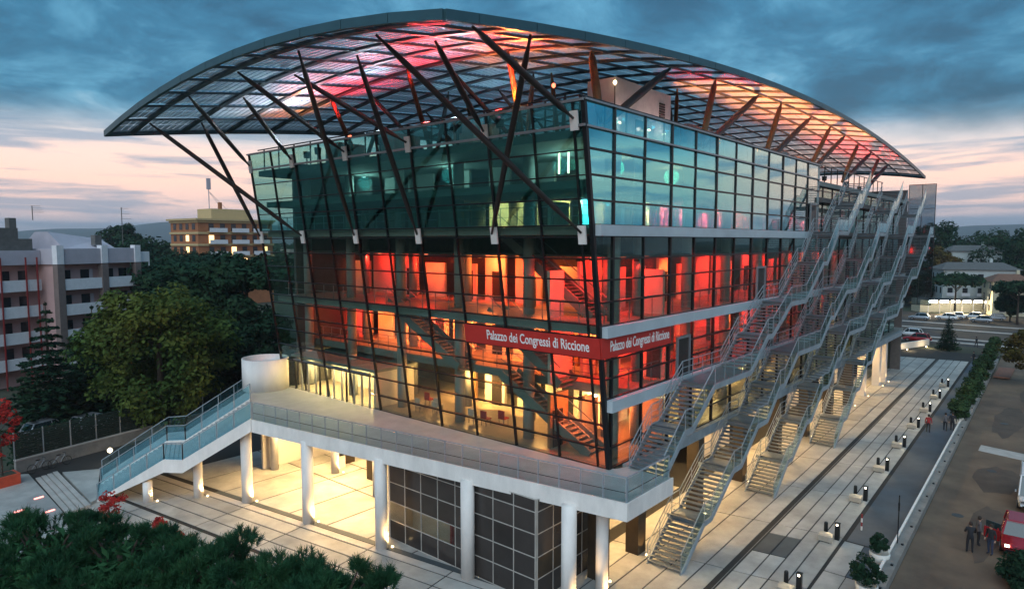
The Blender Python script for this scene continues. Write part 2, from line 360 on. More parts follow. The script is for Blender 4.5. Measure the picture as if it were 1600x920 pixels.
# upper left forecourt and its steps
fc = MB().prism([(-15.6, 31.2), (-15.0, 41.5), (-22, 47), (-34, 47), (-34, 20), (-17.5, 20)][::-1], -.2, 0.0).build('forecourt', 'paving'); setp(fc, 'pale open forecourt at the left edge of the plaza', 'pavement', kind='structure')
sp = thing('forecourt_steps', 'low run of pale steps beside the foot of the terrace staircase', 'steps', (-15, 35, 0))
for k in range(4):
    MB().prism([(-15.55 + k * .36, 30.8), (-14.95 + k * .36, 39.9), (-14.65 + k * .36, 39.9), (-15.25 + k * .36, 30.8)][::-1], -.2, .05 + .05 * k).build('step', 'concrete', sp)
MB().prism([(-14.0, 31.2), (-13.4, 39.3), (-11.3, 38.0), (-11.7, 36.9), (-13.6, 31.5)][::-1], -.2, .21).build('landing', 'paving', sp)

# ================================================================== BUILDING
LEAN = -0.13862
def fx(z): return LEAN * (z - 5.8)
bld = thing('congress_building', 'five storey glass congress hall glowing red inside under a curved canopy roof', 'building', (0, 0, 0))
W = 30.6; BAY = 3.06; LEN = 74.0
front = empty('front_facade', parent=bld); side = empty('side_facade', parent=bld)
rows_f = [5.8, 6.88, 8.14, 9.31, 10.56, 11.58, 12.66, 13.29, 14.37, 15.5, 16.55, 17.6, 18.17, 19.43, 20.52, 21.67, 22.78, 23.92]
ys = [k * BAY for k in range(11)]
def fpane(y0, y1, z0, z1, m='glass_front'):
    g = .03; t = .02; j_ = random.uniform(-.012, .012); x0 = fx(z0 + g) + j_; x1 = fx(z1 - g) - j_; w0 = random.uniform(-.008, .008)
    MB().hexa([(x0 + w0, y0 + g, z0 + g), (x0 + t + w0, y0 + g, z0 + g), (x0 + t - w0, y1 - g, z0 + g), (x0 - w0, y1 - g, z0 + g),
               (x1 + w0, y0 + g, z1 - g), (x1 + t + w0, y0 + g, z1 - g), (x1 + t - w0, y1 - g, z1 - g), (x1 - w0, y1 - g, z1 - g)]).build('pane', m, front)
for r in range(len(rows_f) - 1):
    z0, z1 = rows_f[r], rows_f[r + 1]
    for k in range(10):
        if r < 2 and k >= 6:
            if k == 6: fpane(18.36, 19.35, z0, z1, 'glass_low')
            if k == 9: fpane(28.8, 30.6, z0, z1, 'glass_low')
            continue
        fpane(ys[k], ys[k + 1], z0, z1, 'glass_low' if r < 2 else ('glass_teal' if z0 > 18 else 'glass_front'))
up_f = Vector((LEAN, 0, 1)).normalized(); nf = Vector((-1, 0, LEAN)).normalized()
for k, y in enumerate(ys):
    w = .075 if k % 2 else .11
    MB().obox((fx(14.9) - .03, y, 14.86), up_f, (0, 1, 0), nf, 9.14 * math.sqrt(1 + LEAN ** 2), w / 2, .07).build('mullion', 'frame_black', front)
MB().obox((fx(14.9) - .03, .62, 14.86), up_f, (0, 1, 0), nf, 9.14 * math.sqrt(1 + LEAN ** 2), .045, .06).build('mullion', 'frame_black', front)
for r, z in enumerate(rows_f):
    top = abs(z - 22.78) < .01 or r == len(rows_f) - 1
    if r == 1:  MB().obox((fx(z) - .03, 9.18, z), (0, 1, 0), up_f, nf, 9.1, .045, .06).build('transom', 'frame_black', front); continue
    MB().obox((fx(z) - (.10 if top else .04), W / 2 + .0, z), (0, 1, 0), up_f, nf, W / 2 + .08, .06 if top else .036, .10 if top else .06).build('transom', 'frame_grey' if top else 'frame_black', front)
# entrance doors
ent = empty('entrance', parent=bld)
y = 19.4; widths = [.9, .9, .9, .55, 1.0, .9, .9, .55, 1.0, .9, .9]
MB().box(-.36, -.06, 19.35, 28.8, 8.06, 8.24).build('door_head', 'frame_grey', ent)
for w in widths:
    MB().box(-.16, -.14, y + .05, y + w - .03, 5.84, 8.05).build('door_pane', 'glass_low', ent)
    b = MB(); b.box(-.22, -.10, y - .03, y + .045, 5.8, 8.05)
    b.build('door_frame', 'frame_black' if abs(w - .55) < .01 else 'frame_grey', ent); y += w
MB().box(-.22, -.10, y - .03, y + .045, 5.8, 8.05).build('door_frame', 'frame_black', ent)
# side facade
SB = 3.03; xs_ = [0.15 + SB * k for k in range(12)]; XE = xs_[-1]
rows_s = [(5.8, 6.9), (6.9, 8.85), (9.45, 10.5), (10.5, 11.48), (11.48, 12.66), (13.2, 14.39), (14.39, 15.48), (15.48, 16.54), (16.54, 17.66), (18.19, 19.36), (19.36, 20.55), (20.55, 21.76), (21.76, 22.75), (22.75, 23.95)]
for z0, z1 in rows_s:
    m = 'glass_side' if z0 > 18 else ('glass_low' if z0 < 9 else 'glass_front')
    g = .03
    # the slanting corner pane
    MB().hexa([(fx(z0) + .1, 0, z0 + g), (.12, 0, z0 + g), (.12, .02, z0 + g), (fx(z0) + .1, .02, z0 + g), (fx(z1) + .1, 0, z1 - g), (.12, 0, z1 - g), (.12, .02, z1 - g), (fx(z1) + .1, .02, z1 - g)]).build('pane', m, side)
    for k in range(11):
        a, c = xs_[k] + g, xs_[k + 1] - g; d0, d1, d2 = (random.uniform(-.010, .010) for _ in range(3))
        MB().hexa([(a, d0 + d1, z0 + g), (c, -d0 + d1, z0 + g), (c, .02 - d0 + d1, z0 + g), (a, .02 + d0 + d1, z0 + g), (a, d0 - d1, z1 - g), (c, -d0 - d1, z1 - g), (c, .02 - d0 - d1, z1 - g), (a, .02 + d0 - d1, z1 - g)]).build('pane', m, side)
for k, x in enumerate(xs_):
    MB().box(x - (.075 if k % 2 == 0 else .05), x + (.075 if k % 2 == 0 else .05), -.07, .09, 5.8, 23.95).build('mullion', 'frame_black' if k < 11 else 'frame_grey', side)
for z in sorted(set([a for r_ in rows_s for a in r_])):
    top = abs(z - 22.75) < .01 or z > 23.9
    MB().box(fx(z) - .05, XE, -.085 if not top else -.16, .09, z - .045, z + .045).build('transom', 'frame_grey' if top else 'frame_black', side)
b = MB(); b.hexa([(fx(5.8) - .1, -.1, 5.8), (.1 + fx(5.8), -.1, 5.8), (.1 + fx(5.8), .12, 5.8), (fx(5.8) - .1, .12, 5.8), (fx(23.95) - .1, -.1, 23.95), (.1 + fx(23.95), -.1, 23.95), (.1 + fx(23.95), .12, 23.95), (fx(23.95) - .1, .12, 23.95)]); b.build('corner_post', 'frame_black', side)
for z0, z1, xe in ((17.66, 18.19, 30.5), (12.66, 13.2, 70), (8.85, 9.45, 70), (5.2, 5.8, 70)):
    MB().box(max(fx(z1), -1.7) + .12 if z0 > 6 else 1.2, xe, -.42, -.09, z0, z1).build('ledge', 'ledge' if z0 > 6 else 'steel', side)
# doors on to the stair landings
for x, z in ((7.0, 9.45), (19.2, 13.2), (31.0, 18.2), (21.3, 9.45), (33.6, 13.2), (35.6, 9.45), (47.5, 13.2)):
    d = MB().box(x + .15, x + 1.55, -.13, -.08, z, z + 2.25).build('door', 'panel_dark', side)
    b = MB(); b.box(x, x + .14, -.2, -.075, z, z + 2.4); b.box(x + 1.56, x + 1.7, -.2, -.075, z, z + 2.4); b.box(x + .14, x + 1.56, -.2, -.075, z + 2.26, z + 2.4); b.build('door_frame', 'frame_grey', side)
# far stretch of the side wall behind the stairs: smaller panes joined
b = MB(); fr = MB(); sb = MB()
for z0, z1 in ((5.8, 8.85), (9.45, 12.66), (13.2, 17.66), (18.19, 21.0), (21.3, 22.6)):
    n = 2 if z1 - z0 < 3.3 else 3
    for k in range(12):
        x0 = XE + .05 + k * 3.03
        for q in range(n): b.box(x0 + .04, x0 + 2.99, .5, .52, z0 + (z1 - z0) * q / n + .04, z0 + (z1 - z0) * (q + 1) / n - .04)
        fr.box(x0 - .05, x0 + .05, .44, .6, z0, z1)
    for q in range(n + 1): fr.box(XE, XE + 36.5, .46, .58, z0 + (z1 - z0) * q / n - .04, z0 + (z1 - z0) * q / n + .04)
o = b.build('far_panes', 'glass_front', side); o['kind'] = 'stuff'
o = fr.build('far_frames', 'frame_black', side)
for z in (18.0, 20.95):
    MB().box(XE + .1, LEN - 3, -.3, .42, z - .15, z + .25).build('balcony_slab', 'wall_dark', side)
# screen wall closing the far end
sc = empty('end_screen', parent=bld)
for zi in range(5):
    for yi in range(2):
        z0 = 8.9 + zi * 3.2; y0 = -2.7 + yi * 1.55
        MB().box(75.0, 75.03, y0 + .03, y0 + 1.5, z0 + .03, z0 + 3.15).build('pane', 'glass_screen', sc)
b = MB()
for yi in range(3): b.box(74.95, 75.1, -2.74 + yi * 1.55, -2.68 + yi * 1.55, 8.9, 24.95)
for zi in range(6): b.box(74.95, 75.1, -2.7, .4, 8.87 + zi * 3.2, 8.95 + zi * 3.2)
b.build('screen_frame', 'frame_black', sc)
gb = empty('ground_glass_box', parent=bld)
for k in range(4):
    MB().box(66.0 + k * 2.6, 68.55 + k * 2.6, 1.6, 1.63, .1, 5.6).build('pane', 'glass_front', gb)
    MB().box(65.95 + k * 2.6, 66.03 + k * 2.6, 1.55, 1.7, 0, 5.8).build('mullion', 'frame_black', gb)
MB().box(65.9, 76.5, 1.3, 1.9, 5.6, 6.3).build('box_beam', 'ledge', gb)
# other walls and roof
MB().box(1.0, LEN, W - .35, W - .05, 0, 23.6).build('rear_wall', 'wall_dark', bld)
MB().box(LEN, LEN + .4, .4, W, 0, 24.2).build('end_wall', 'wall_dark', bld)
for z0, z1, nm in ((5.2, 5.76, 'floor_slab'), (8.9, 9.4, 'floor_slab'), (12.75, 13.17, 'floor_slab'), (17.72, 18.12, 'floor_slab'), (22.3, 22.7, 'roof_slab')):
    xf = fx(z1) + .32
    if nm == 'floor_slab' and z0 in (8.9,):     # gallery: set back from the front glass
        MB().box(2.6, LEN - .1, .14, W - .4, z0, z1).build(nm, 'slab', bld)
    else: MB().box(xf, LEN - .1, .14, W - .4, z0, z1).build(nm, 'slab', bld)
MB().box(fx(20.2) + .5, 40, .5, W - .5, 19.98, 20.38).build('mezzanine_slab', 'slab', bld)
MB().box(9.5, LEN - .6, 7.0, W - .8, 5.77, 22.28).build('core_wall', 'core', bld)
# floor finishes
for z in (5.765, 9.405, 13.175, 18.125):
    MB().box(fx(z) + .45 if z != 9.405 else 2.7, 60, .25, W - .6, z, z + .012).build('floor_finish', 'floor_in', bld)
# gallery wall panels behind the glass: one object each, most with a wall washer lamp of its own
RED = (1, .022, .012); ORA = (1, .16, .03); WARM = (1, .46, .13); YEL = (1, .66, .26); CYA = (.05, .75, 1); PINK = (1, .07, .08)
random.seed(5)
def washer(p, tgt, col, e, em='lamp_red'):
    MB().box(p[0] - .14, p[0] + .14, p[1] - .14, p[1] + .14, p[2] + .02, p[2] + .16).build('wall_washer', 'frame_black', bld)
    light('washer_light', 'SPOT', p, e, col, bld, .12, tgt, 100)
for fl, (z0, z1) in enumerate(((5.79, 8.85), (9.42, 12.7), (13.19, 17.68))):
    for k in range(10):
        if fl == 0 and k >= 6: continue
        wd = random.choice((1.5, 1.9, 2.2, 2.6)); y0 = k * BAY + random.uniform(.1, .5)
        zt = z1 if fl < 2 else 16.5
        hh = zt if random.random() < .6 else z0 + (zt - z0) * .78
        if random.random() < .4: MB().box(6.34, 6.39, y0 + .3, y0 + 1.2, z0, z0 + 2.1).build('doorway', 'panel_dark', bld)
        MB().box(6.4, 6.6, y0, y0 + min(wd, 2.6), z0, hh).build('wall_panel', 'wall_in' if random.random() < .8 else 'wood_in', bld)
        far = (1, 1, 1, 1, 1, .95, .85, .7, .5, .4)[k]
        c = (WARM, ORA, RED)[fl] if random.random() < .6 else (ORA, RED, (1, .13, .03))[fl]
        e = (2400, 3000, 1500)[fl] * far * random.choice((1, 1.3, .5, .06, 1))
        washer((4.7, y0 + wd * .5, zt - .25), (6.4, y0 + wd * .5, z0 + (zt - z0) * .45), c, e)
for k in range(4):
    MB().box(5.0, 5.2, 3.6 + k * 2.5, 5.3 + k * 2.5, 18.14, 19.95).build('wall_panel', 'wall_in', bld); washer((3.5, 4.4 + k * 2.5, 19.75), (5.0, 4.4 + k * 2.5, 19.0), YEL, 520)
for k in range(6): MB().box(5.8, 6.0, 11 + k * 3.06, 12.6 + k * 3.06, 18.14, 19.95).build('wall_panel', 'wall_in', bld)
for fl, (z0, z1) in enumerate(((5.79, 8.85), (9.42, 12.7), (13.19, 17.68), (18.14, 19.95))):
    for k in range(20):
        x0 = .6 + k * 3.03 + random.uniform(0, .5); wd = random.choice((1.3, 1.7, 2.1, 2.3))
        zt = z1 if fl != 2 else 16.5
        if fl < 3 and random.random() < .45: MB().box(x0 + .2, x0 + 1.1, 4.33, 4.39, z0, z0 + 2.1).build('doorway', 'panel_dark', bld)
        MB().box(x0, x0 + wd, 4.4, 4.6, z0, zt if random.random() < .6 else z0 + (zt - z0) * .78).build('wall_panel', 'wall_in' if random.random() < .85 else 'wood_in', bld)
        e = (1000, 650, 760, 2600)[fl] * random.choice((1, 1.3, .45, .05, 1)) * (1 if k < 12 else .6)
        c = (YEL if k > 2 else ORA, RED if random.random() < .7 else ORA, RED if random.random() < .8 else ORA, CYA if k in (1, 2) else (YEL if k == 3 else PINK))[fl]
        if fl == 3 and k < 1: continue
        if fl == 3 and k in (1, 2): e *= .55
        washer((x0 + wd * .5, 2.9, zt - .2), (x0 + wd * .5, 4.4, z0 + (zt - z0) * .42), c, e)
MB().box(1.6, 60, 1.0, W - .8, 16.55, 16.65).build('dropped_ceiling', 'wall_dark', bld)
for k in range(7): MB().box(4.3, 4.5, 3.2 + k * 3.6, 5.0 + k * 3.6, 20.39, 22.2).build('wall_panel', 'column_in', bld)
for y in (2.5, 3.1): MB().box(-.2, -.12, y, y + .07, 20.9, 22.0).build('tube_lamp', 'lamp_strip', bld)
light('tube_light', 'POINT', (.4, 2.8, 21.4), 30, (1, .85, .6), bld, .3)
# inside columns
for k in range(6):
    y = .9 + k * 5.75
    for (z0, z1) in ((5.77, 8.88), (8.9, 12.74), (13.18, 17.7), (18.13, 22.28)):
        x = 1.0 if z0 > 5.8 or True else 1.0
        MB().lathe((1.7, y, z0), [(.34, 0), (.34, z1 - z0)], 14).build('column', 'column_in', bld, True)
        MB().lathe((4.9, y + 2.4, z0), [(.30, 0), (.30, z1 - z0)], 14).build('column', 'column_in', bld, True)
for k in range(11):
    for (z0, z1) in ((5.77, 8.88), (9.41, 12.74), (13.18, 17.7), (18.13, 22.28)):
        if k == 0: continue
        MB().lathe((1.9 + k * 6.06 - 3.0, 1.3, z0), [(.33, 0), (.33, z1 - z0)], 14).build('column', 'column_in', bld, True)
# inside stairs seen through the front glass
def inner_stair(x0, ya, za, yb, zb, w=1.5):
    t = empty('inner_stair', parent=bld)
    n = int(abs(zb - za) / .18)
    for s in (0, w):
        b = MB(); b.beam((x0 + s, ya, za), (x0 + s, yb, zb), .10, .55); b.build('stringer', 'slab', t)
        b = MB(); b.beam((x0 + s, ya, za + 1.0), (x0 + s, yb, zb + 1.0), .05, .05); b.build('handrail', 'frame_grey', t)
    b = MB(); b.quad((x0, ya, za - .2), (x0 + w, ya, za - .2), (x0 + w, yb, zb - .2), (x0, yb, zb - .2)); b.box(x0 + .05, x0 + w - .05, ya - .05, ya + .05, za - .25, za - .15); b.build('soffit', 'slab', t)
    for i in range(n):
        f = (i + .5) / n; y = ya + (yb - ya) * f; z = za + (zb - za) * f
        MB().box(x0 + .06, x0 + w - .06, y - .15, y + .15, z - .03, z + .02).build('step', 'slab', t)
inner_stair(2.2, 2.6, 13.2, 9.6, 18.1); inner_stair(1.2, 12.0, 9.4, 19.0, 13.2); inner_stair(1.2, 2.0, 5.8, 8.4, 9.4); inner_stair(1.2, 9.5, 13.2, 4.0, 9.4)
# railings along the galleries
for z in (9.41, 13.18, 18.13):
    b = MB(); x = 2.75 if z < 10 else fx(z) + .75
    b.beam((x, .5, z + 1.05), (x, W - .8, z + 1.05), .05, .05); b.beam((x, .5, z + .55), (x, W - .8, z + .55), .03, .03)
    for k in range(25): b.box(x - .02, x + .02, .5 + k * 1.2, .54 + k * 1.2, z, z + 1.05)
    b.build('gallery_railing', 'frame_grey', bld)
for z in (9.41, 13.18, 18.13):
    b = MB(); b.beam((.5, .7, z + 1.05), (45, .7, z + 1.05), .05, .05)
    for k in range(36): b.box(.5 + k * 1.25, .54 + k * 1.25, .68, .72, z, z + 1.05)
    b.build('gallery_railing', 'frame_grey', bld)
# lamps inside: round ceiling fittings with their light
GAIN = 1.5
def clamp(x, y, z, col, e, size=.5, em='lamp_warm'):
    e *= GAIN
    o = MB().lathe((x, y, z - .09), [(.10, 0), (.16, .03), (.16, .09)], 10).build('ceiling_lamp', em, bld)
    light('lamp_light', 'POINT', (x, y, z - .5), e, col, bld, size)
for y, c, e in ((2.5, RED, 330), (8.3, ORA, 420), (13.2, ORA, 330), (19.5, RED, 240), (25.0, RED, 140)): clamp(5.3, y, 16.5, c, e, em='lamp_red')
for y, c, e in ((2.5, RED, 500), (7.5, ORA, 600), (13.0, ORA, 620), (17.5, ORA, 600), (23.0, ORA, 520), (28.0, RED, 160)): clamp(5.0, y, 12.7, c, e, em='lamp_red')
for y, c, e in ((2.5, ORA, 260), (8.0, WARM, 280), (14.0, WARM, 300), (17.4, WARM, 240)): clamp(4.4, y, 8.8, c, e)
for y in (21.0, 24.2, 27.4): clamp(1.6, y, 8.28, YEL, 800)
MB().box(3.6, 3.8, 19.4, 29.5, 5.79, 8.3).build('entrance_wall', 'wall_in', bld); MB().box(-.05, 3.8, 19.0, 29.6, 8.3, 8.5).build('entrance_ceiling', 'slab', bld); MB().box(.1, 3.6, 19.1, 19.3, 5.79, 8.29).build('entrance_wall', 'wall_in', bld)  # entrance ceiling added to keep the door glow from leaking upward
for x in (6, 13): clamp(x, 3.5, 22.2, YEL, 120, em='frame_grey')
for y in (5, 14, 23): clamp(2.4, y, 22.2, (.75, .95, .9), 90, em='frame_grey')
for x, c, e in ((3.2, RED, 330), (9.2, RED, 240), (15.3, RED, 220), (21.4, RED, 300), (28, RED, 300), (36, RED, 260), (45, RED, 160), (55, RED, 80)): clamp(x, 3.2, 16.5, c, e * .7, em='lamp_red')
for x, c, e in ((3.2, RED, 240), (8.2, RED, 220), (14.3, RED, 240), (22, RED, 260), (30, RED, 200), (40, RED, 110), (52, WARM, 90)): clamp(x, 3.0, 12.7, c, e, em='lamp_red')
for x, c, e in ((2.6, ORA, 150), (7.0, ORA, 150), (12.5, YEL, 200), (18.5, YEL, 200), (25, YEL, 170), (33, YEL, 130), (42, YEL, 110), (52, YEL, 110)): clamp(x, 2.6, 8.8, c, e)
for x, c, e in ((14.0, PINK, 60), (23, PINK, 60), (37, PINK, 60), (46, PINK, 50)): clamp(x, 3.4, 19.95, c, e, em='frame_grey')
# a few tables and chairs on the entrance floor
def chair_in(x, y, z, m):
    t = empty('chair', parent=bld)
    MB().box(x - .25, x + .25, y - .25, y + .25, z + .40, z + .48).build('seat', m, t); MB().box(x - .25, x - .19, y - .25, y + .25, z + .48, z + .95).build('backrest', m, t)
    for a in (-.2, .2):
        for c in (-.2, .2): MB().box(x + a - .02, x + a + .02, y + c - .02, y + c + .02, z, z + .4).build('leg', 'frame_grey', t)
for x, y, m in ((1.6, 16.2, 'chair'), (2.5, 15.3, 'chair'), (1.7, 14.6, 'chair'), (3.2, 17.0, 'chair_red'), (2.0, 10.4, 'chair_red'), (2.8, 9.6, 'chair_red'), (1.9, 11.4, 'chair'), (3.3, 5.5, 'chair_red')): chair_in(x, y, 5.78, m)
# red name band
sg = empty('name_sign', parent=bld)
z0, z1 = 11.60, 12.64
MB().hexa([(fx(z0) - .17, -.08, z0), (fx(z0) - .12, -.08, z0), (fx(z0) - .12, 9.18, z0), (fx(z0) - .17, 9.18, z0), (fx(z1) - .17, -.08, z1), (fx(z1) - .12, -.08, z1), (fx(z1) - .12, 9.18, z1), (fx(z1) - .17, 9.18, z1)]).build('sign_board', 'sign_red', sg)
MB().hexa([(fx(z0) - .17, -.17, z0), (6.2, -.17, z0), (6.2, -.12, z0), (fx(z0) - .17, -.12, z0), (fx(z1) - .17, -.17, z1), (6.2, -.17, z1), (6.2, -.12, z1), (fx(z1) - .17, -.12, z1)]).build('sign_board', 'sign_red', sg)
def text(body, width, height, mtx, parent, mat):
    cu = bpy.data.curves.new('t', 'FONT'); cu.body = body; cu.extrude = .008; cu.resolution_u = 3; cu.offset = 0.012
    to = bpy.data.objects.new('t', cu); COL.objects.link(to); bpy.context.view_layer.update()
    me = bpy.data.meshes.new_from_object(to.evaluated_get(bpy.context.evaluated_depsgraph_get())); bpy.data.objects.remove(to)
    co = np.empty(len(me.vertices) * 3); me.vertices.foreach_get('co', co); co = co.reshape(-1, 3)
    mn = co.min(0); mx = co.max(0); co[:, 0] = (co[:, 0] - mn[0]) / (mx[0] - mn[0]) * width; co[:, 1] = (co[:, 1] - mn[1]) / (mx[1] - mn[1]) * height
    me.vertices.foreach_set('co', co.ravel()); me.transform(mtx); me.materials.clear(); me.materials.append(MATS[mat]); me.update()
    return link('lettering', me, None, parent)
def frame(o, ex, ey):
    ex = Vector(ex).normalized(); ey = Vector(ey).normalized(); ez = ex.cross(ey); m = Matrix((ex, ey, ez)).transposed().to_4x4(); m.translation = Vector(o); return m
text('Palazzo dei Congressi di Riccione', 6.9, .72, frame((fx(11.74) - .185, 7.45, 11.74), (0, -1, 0), up_f), sg, 'sign_white')
text('Palazzo dei Congressi di Riccione', 6.2, .72, frame((-.25, -.182, 11.74), (1, 0, 0), (0, 0, 1)), sg, 'sign_white')
# roof: parapet rail, plant room, ducts
b = MB(); b.beam((fx(24) + .5, .5, 24.25), (60, .5, 24.25), .07, .07)
for k in range(31): b.box(fx(24) + .5 + k * 2.05, fx(24) + .56 + k * 2.05, .46, .54, 22.7, 24.25)
b.beam((fx(24) + .45, .5, 24.25), (fx(24) + .45, W - .5, 24.25), .07, .07)
for k in range(15): b.box(fx(24) + .42, fx(24) + .50, .5 + k * 2.05, .56 + k * 2.05, 22.7, 24.25)
b.build('roof_railing', 'frame_black', bld)
ph = empty('plant_room', parent=bld)
MB().box(6.0, 12.9, 3.6, 5.6, 22.7, 27.05).build('plant_wall', 'penthouse', ph)
b = MB(); 
for z in range(7): b.box(11.3, 12.0, 3.53, 3.58, 25.3 + z * .16, 25.40 + z * .16)
b.build('vent_grille', 'wall_dark', ph)
MB().box(8.3, 9.2, 3.54, 3.59, 22.7, 24.9).build('plant_door', 'panel_dark', ph)
for x, y, z, r, l in ((16.0, 4.0, 24.6, 1.1, 5), (24, 4.0, 24.6, 1.0, 6), (32.5, 3.4, 24.8, .9, 3), (39, 3.8, 24.6, 1.0, 5)):
    b = MB(); b.tube([(x, y, z), (x + l, y + .6, z + .2), (x + l + 1.2, y + 1.6, z - .6)], [r, r, r * .9], 14); b.build('air_duct', 'duct', bld, True)
for x, y in ((16, 9), (22, 12), (-.5, 9), (-.5, 16), (-.5, 22)): MB().box(x, x + 2.2, y, y + 1.6, 22.7, 24.3).build('roof_unit', 'duct', bld)
# ================================================================== CANOPY ROOF
CP = (-12.061, 78.695, -0.776, 31.371, 25.324, 14.346, -16.528, 3.176, 6.059, -7.363, 0.601)
def cz(x, y):
    u = (x - CP[0]) / (CP[1] - CP[0]); v = (y - CP[2]) / (CP[3] - CP[2])
    return CP[4] + CP[5] * u + CP[6] * u * u + CP[7] * u ** 3 + CP[8] * v + CP[9] * v * v + CP[10] * v ** 3
can = empty('roof_canopy', parent=bld)
cx = [CP[0]] + [CP[0] + 1.65 + 3.36 * k for k in range(27)] + [CP[1]]
NR = 11; cyv = [CP[2] + (CP[3] - CP[2]) * k / NR for k in range(NR + 1)]
def cp3(x, y, dz=0): return Vector((x, y, cz(x, y) + dz))
for i in range(len(cx) - 1):
    for j in range(NR):
        b = MB(); x0, x1, y0, y1 = cx[i], cx[i + 1], cyv[j], cyv[j + 1]
        n = max(3, round((x1 - x0) / .43)); ym = (y0 + y1) / 2
        for ya, yb in ((y0 + .14, ym - .07), (ym + .07, y1 - .14)):
            for k in range(n):
                xc = x0 + (x1 - x0) * (k + .5) / n; hw = .20; tl = .02
                p = [cp3(xc - hw, ya, -.10 - tl), cp3(xc + hw, ya, -.10 + tl), cp3(xc + hw, yb, -.10 + tl), cp3(xc - hw, yb, -.10 - tl)]
                b.hexa([q - Vector((0, 0, .025)) for q in p] + p)
        b.build('louvre_panel', 'louvre', can)
for x in cx[1:-1]:
    b = MB()
    for j in range(NR): b.beam(cp3(x, cyv[j], -.20), cp3(x, cyv[j + 1], -.20), .32, .13)
    b.build('rib', 'canopy_steel', can)
for j, y in enumerate(cyv[1:-1]):
    b = MB()
    for i in range(len(cx) - 1): b.beam(cp3(cx[i], y, -.22), cp3(cx[i + 1], y, -.22), .15, .13)
    b.build('purlin', 'canopy_steel', can)
def fascia(p, q):
    p = Vector(p); q = Vector(q); d = (q - p).normalized() * .02
    b = MB(); a = p + d; c = q - d; s = (q - p).cross(Vector((0, 0, 1))).normalized() * .09
    b.hexa([a - s + Vector((0, 0, -.38)), c - s + Vector((0, 0, -.38)), c + s + Vector((0, 0, -.38)), a + s + Vector((0, 0, -.38)), a - s, c - s, c + s, a + s]); b.build('fascia_panel', 'fascia', can)
for j in range(NR):
    fascia(cp3(CP[0], cyv[j]), cp3(CP[0], cyv[j + 1])); fascia(cp3(CP[1], cyv[j]), cp3(CP[1], cyv[j + 1]))
for i in range(len(cx) - 1):
    fascia(cp3(cx[i], CP[2]), cp3(cx[i + 1], CP[2])); fascia(cp3(cx[i], CP[3]), cp3(cx[i + 1], CP[3]))
# slanting struts
def strut(p, q, m='strut', r=.15, br=True):
    p = Vector(p); q = Vector(q)
    b = MB(); b.tube([p, p + (q - p) * .06, p + (q - p) * .14, p + (q - p) * .5, p + (q - p) * .9, p + (q - p) * .96, q], [r * .45, r * .5, r, r * 1.15, r, r * .5, r * .45], 8)
    b.build('strut', m, bld, True)
outer = cx[1]; inner = cx[2]
def lo(y): return (fx(17.8) - .25, y, 17.8)
def hi(y): return (fx(23.1) - .25, y, 23.1)
tops = lambda x, k: cp3(x, cyv[k], -.45)
S_ = [(lo(24.7), outer, 10), (hi(30.4), outer, 8), (hi(18.4), outer, 6), (lo(18.5), outer, 4), (lo(.5), outer, 2), (hi(.5), outer, 0),
      (lo(30.5), inner, 10), (hi(24.6), inner, 8), (hi(12.3), inner, 6), (lo(12.3), inner, 4), (hi(6.2), inner, 2), (lo(6.3), inner, 0)]
for p, x, k in S_: strut(p, tops(x, k) if k else cp3(x, cyv[0] + .25, -.45), r=.135)
for y in (.5, 6.2, 12.3, 18.45, 24.7, 30.4):
    for z in (17.8, 23.1):
        MB().obox((fx(z) - .16, y, z - .1), (0, 1, 0), up_f, nf, .22, .45, .05).build('strut_bracket', 'white', bld)
# V struts over the side parapet
for bx, t1, t2 in ((-.3, 1.05, 9.6), (11.0, 16.2, 24.2), (21.6, 29.3, 37.3), (31.9, 43.5, 49.0), (42.6, 54.5, 60.5), (52.2, 64.5, 69.5)):
    strut((bx, .5, 23.2), cp3(t1, 2.0, -.4), 'strut_brown', .2); strut((bx + .35, .5, 23.2), cp3(t2, 2.0, -.4), 'strut', .2)
for x, y in ((3, 8), (3, 16), (3, 24), (12, 12), (12, 20), (24, 9), (24, 18)):
    strut((x, y, 22.7), cp3(x - 4.5, y - 2.5, -.4), 'strut_brown', .15); strut((x, y, 22.7), cp3(x + 3.5, y + 2.2, -.4), 'strut', .15); strut((x, y, 22.7), cp3(x - 2.5, y + 4, -.4), 'strut', .13)
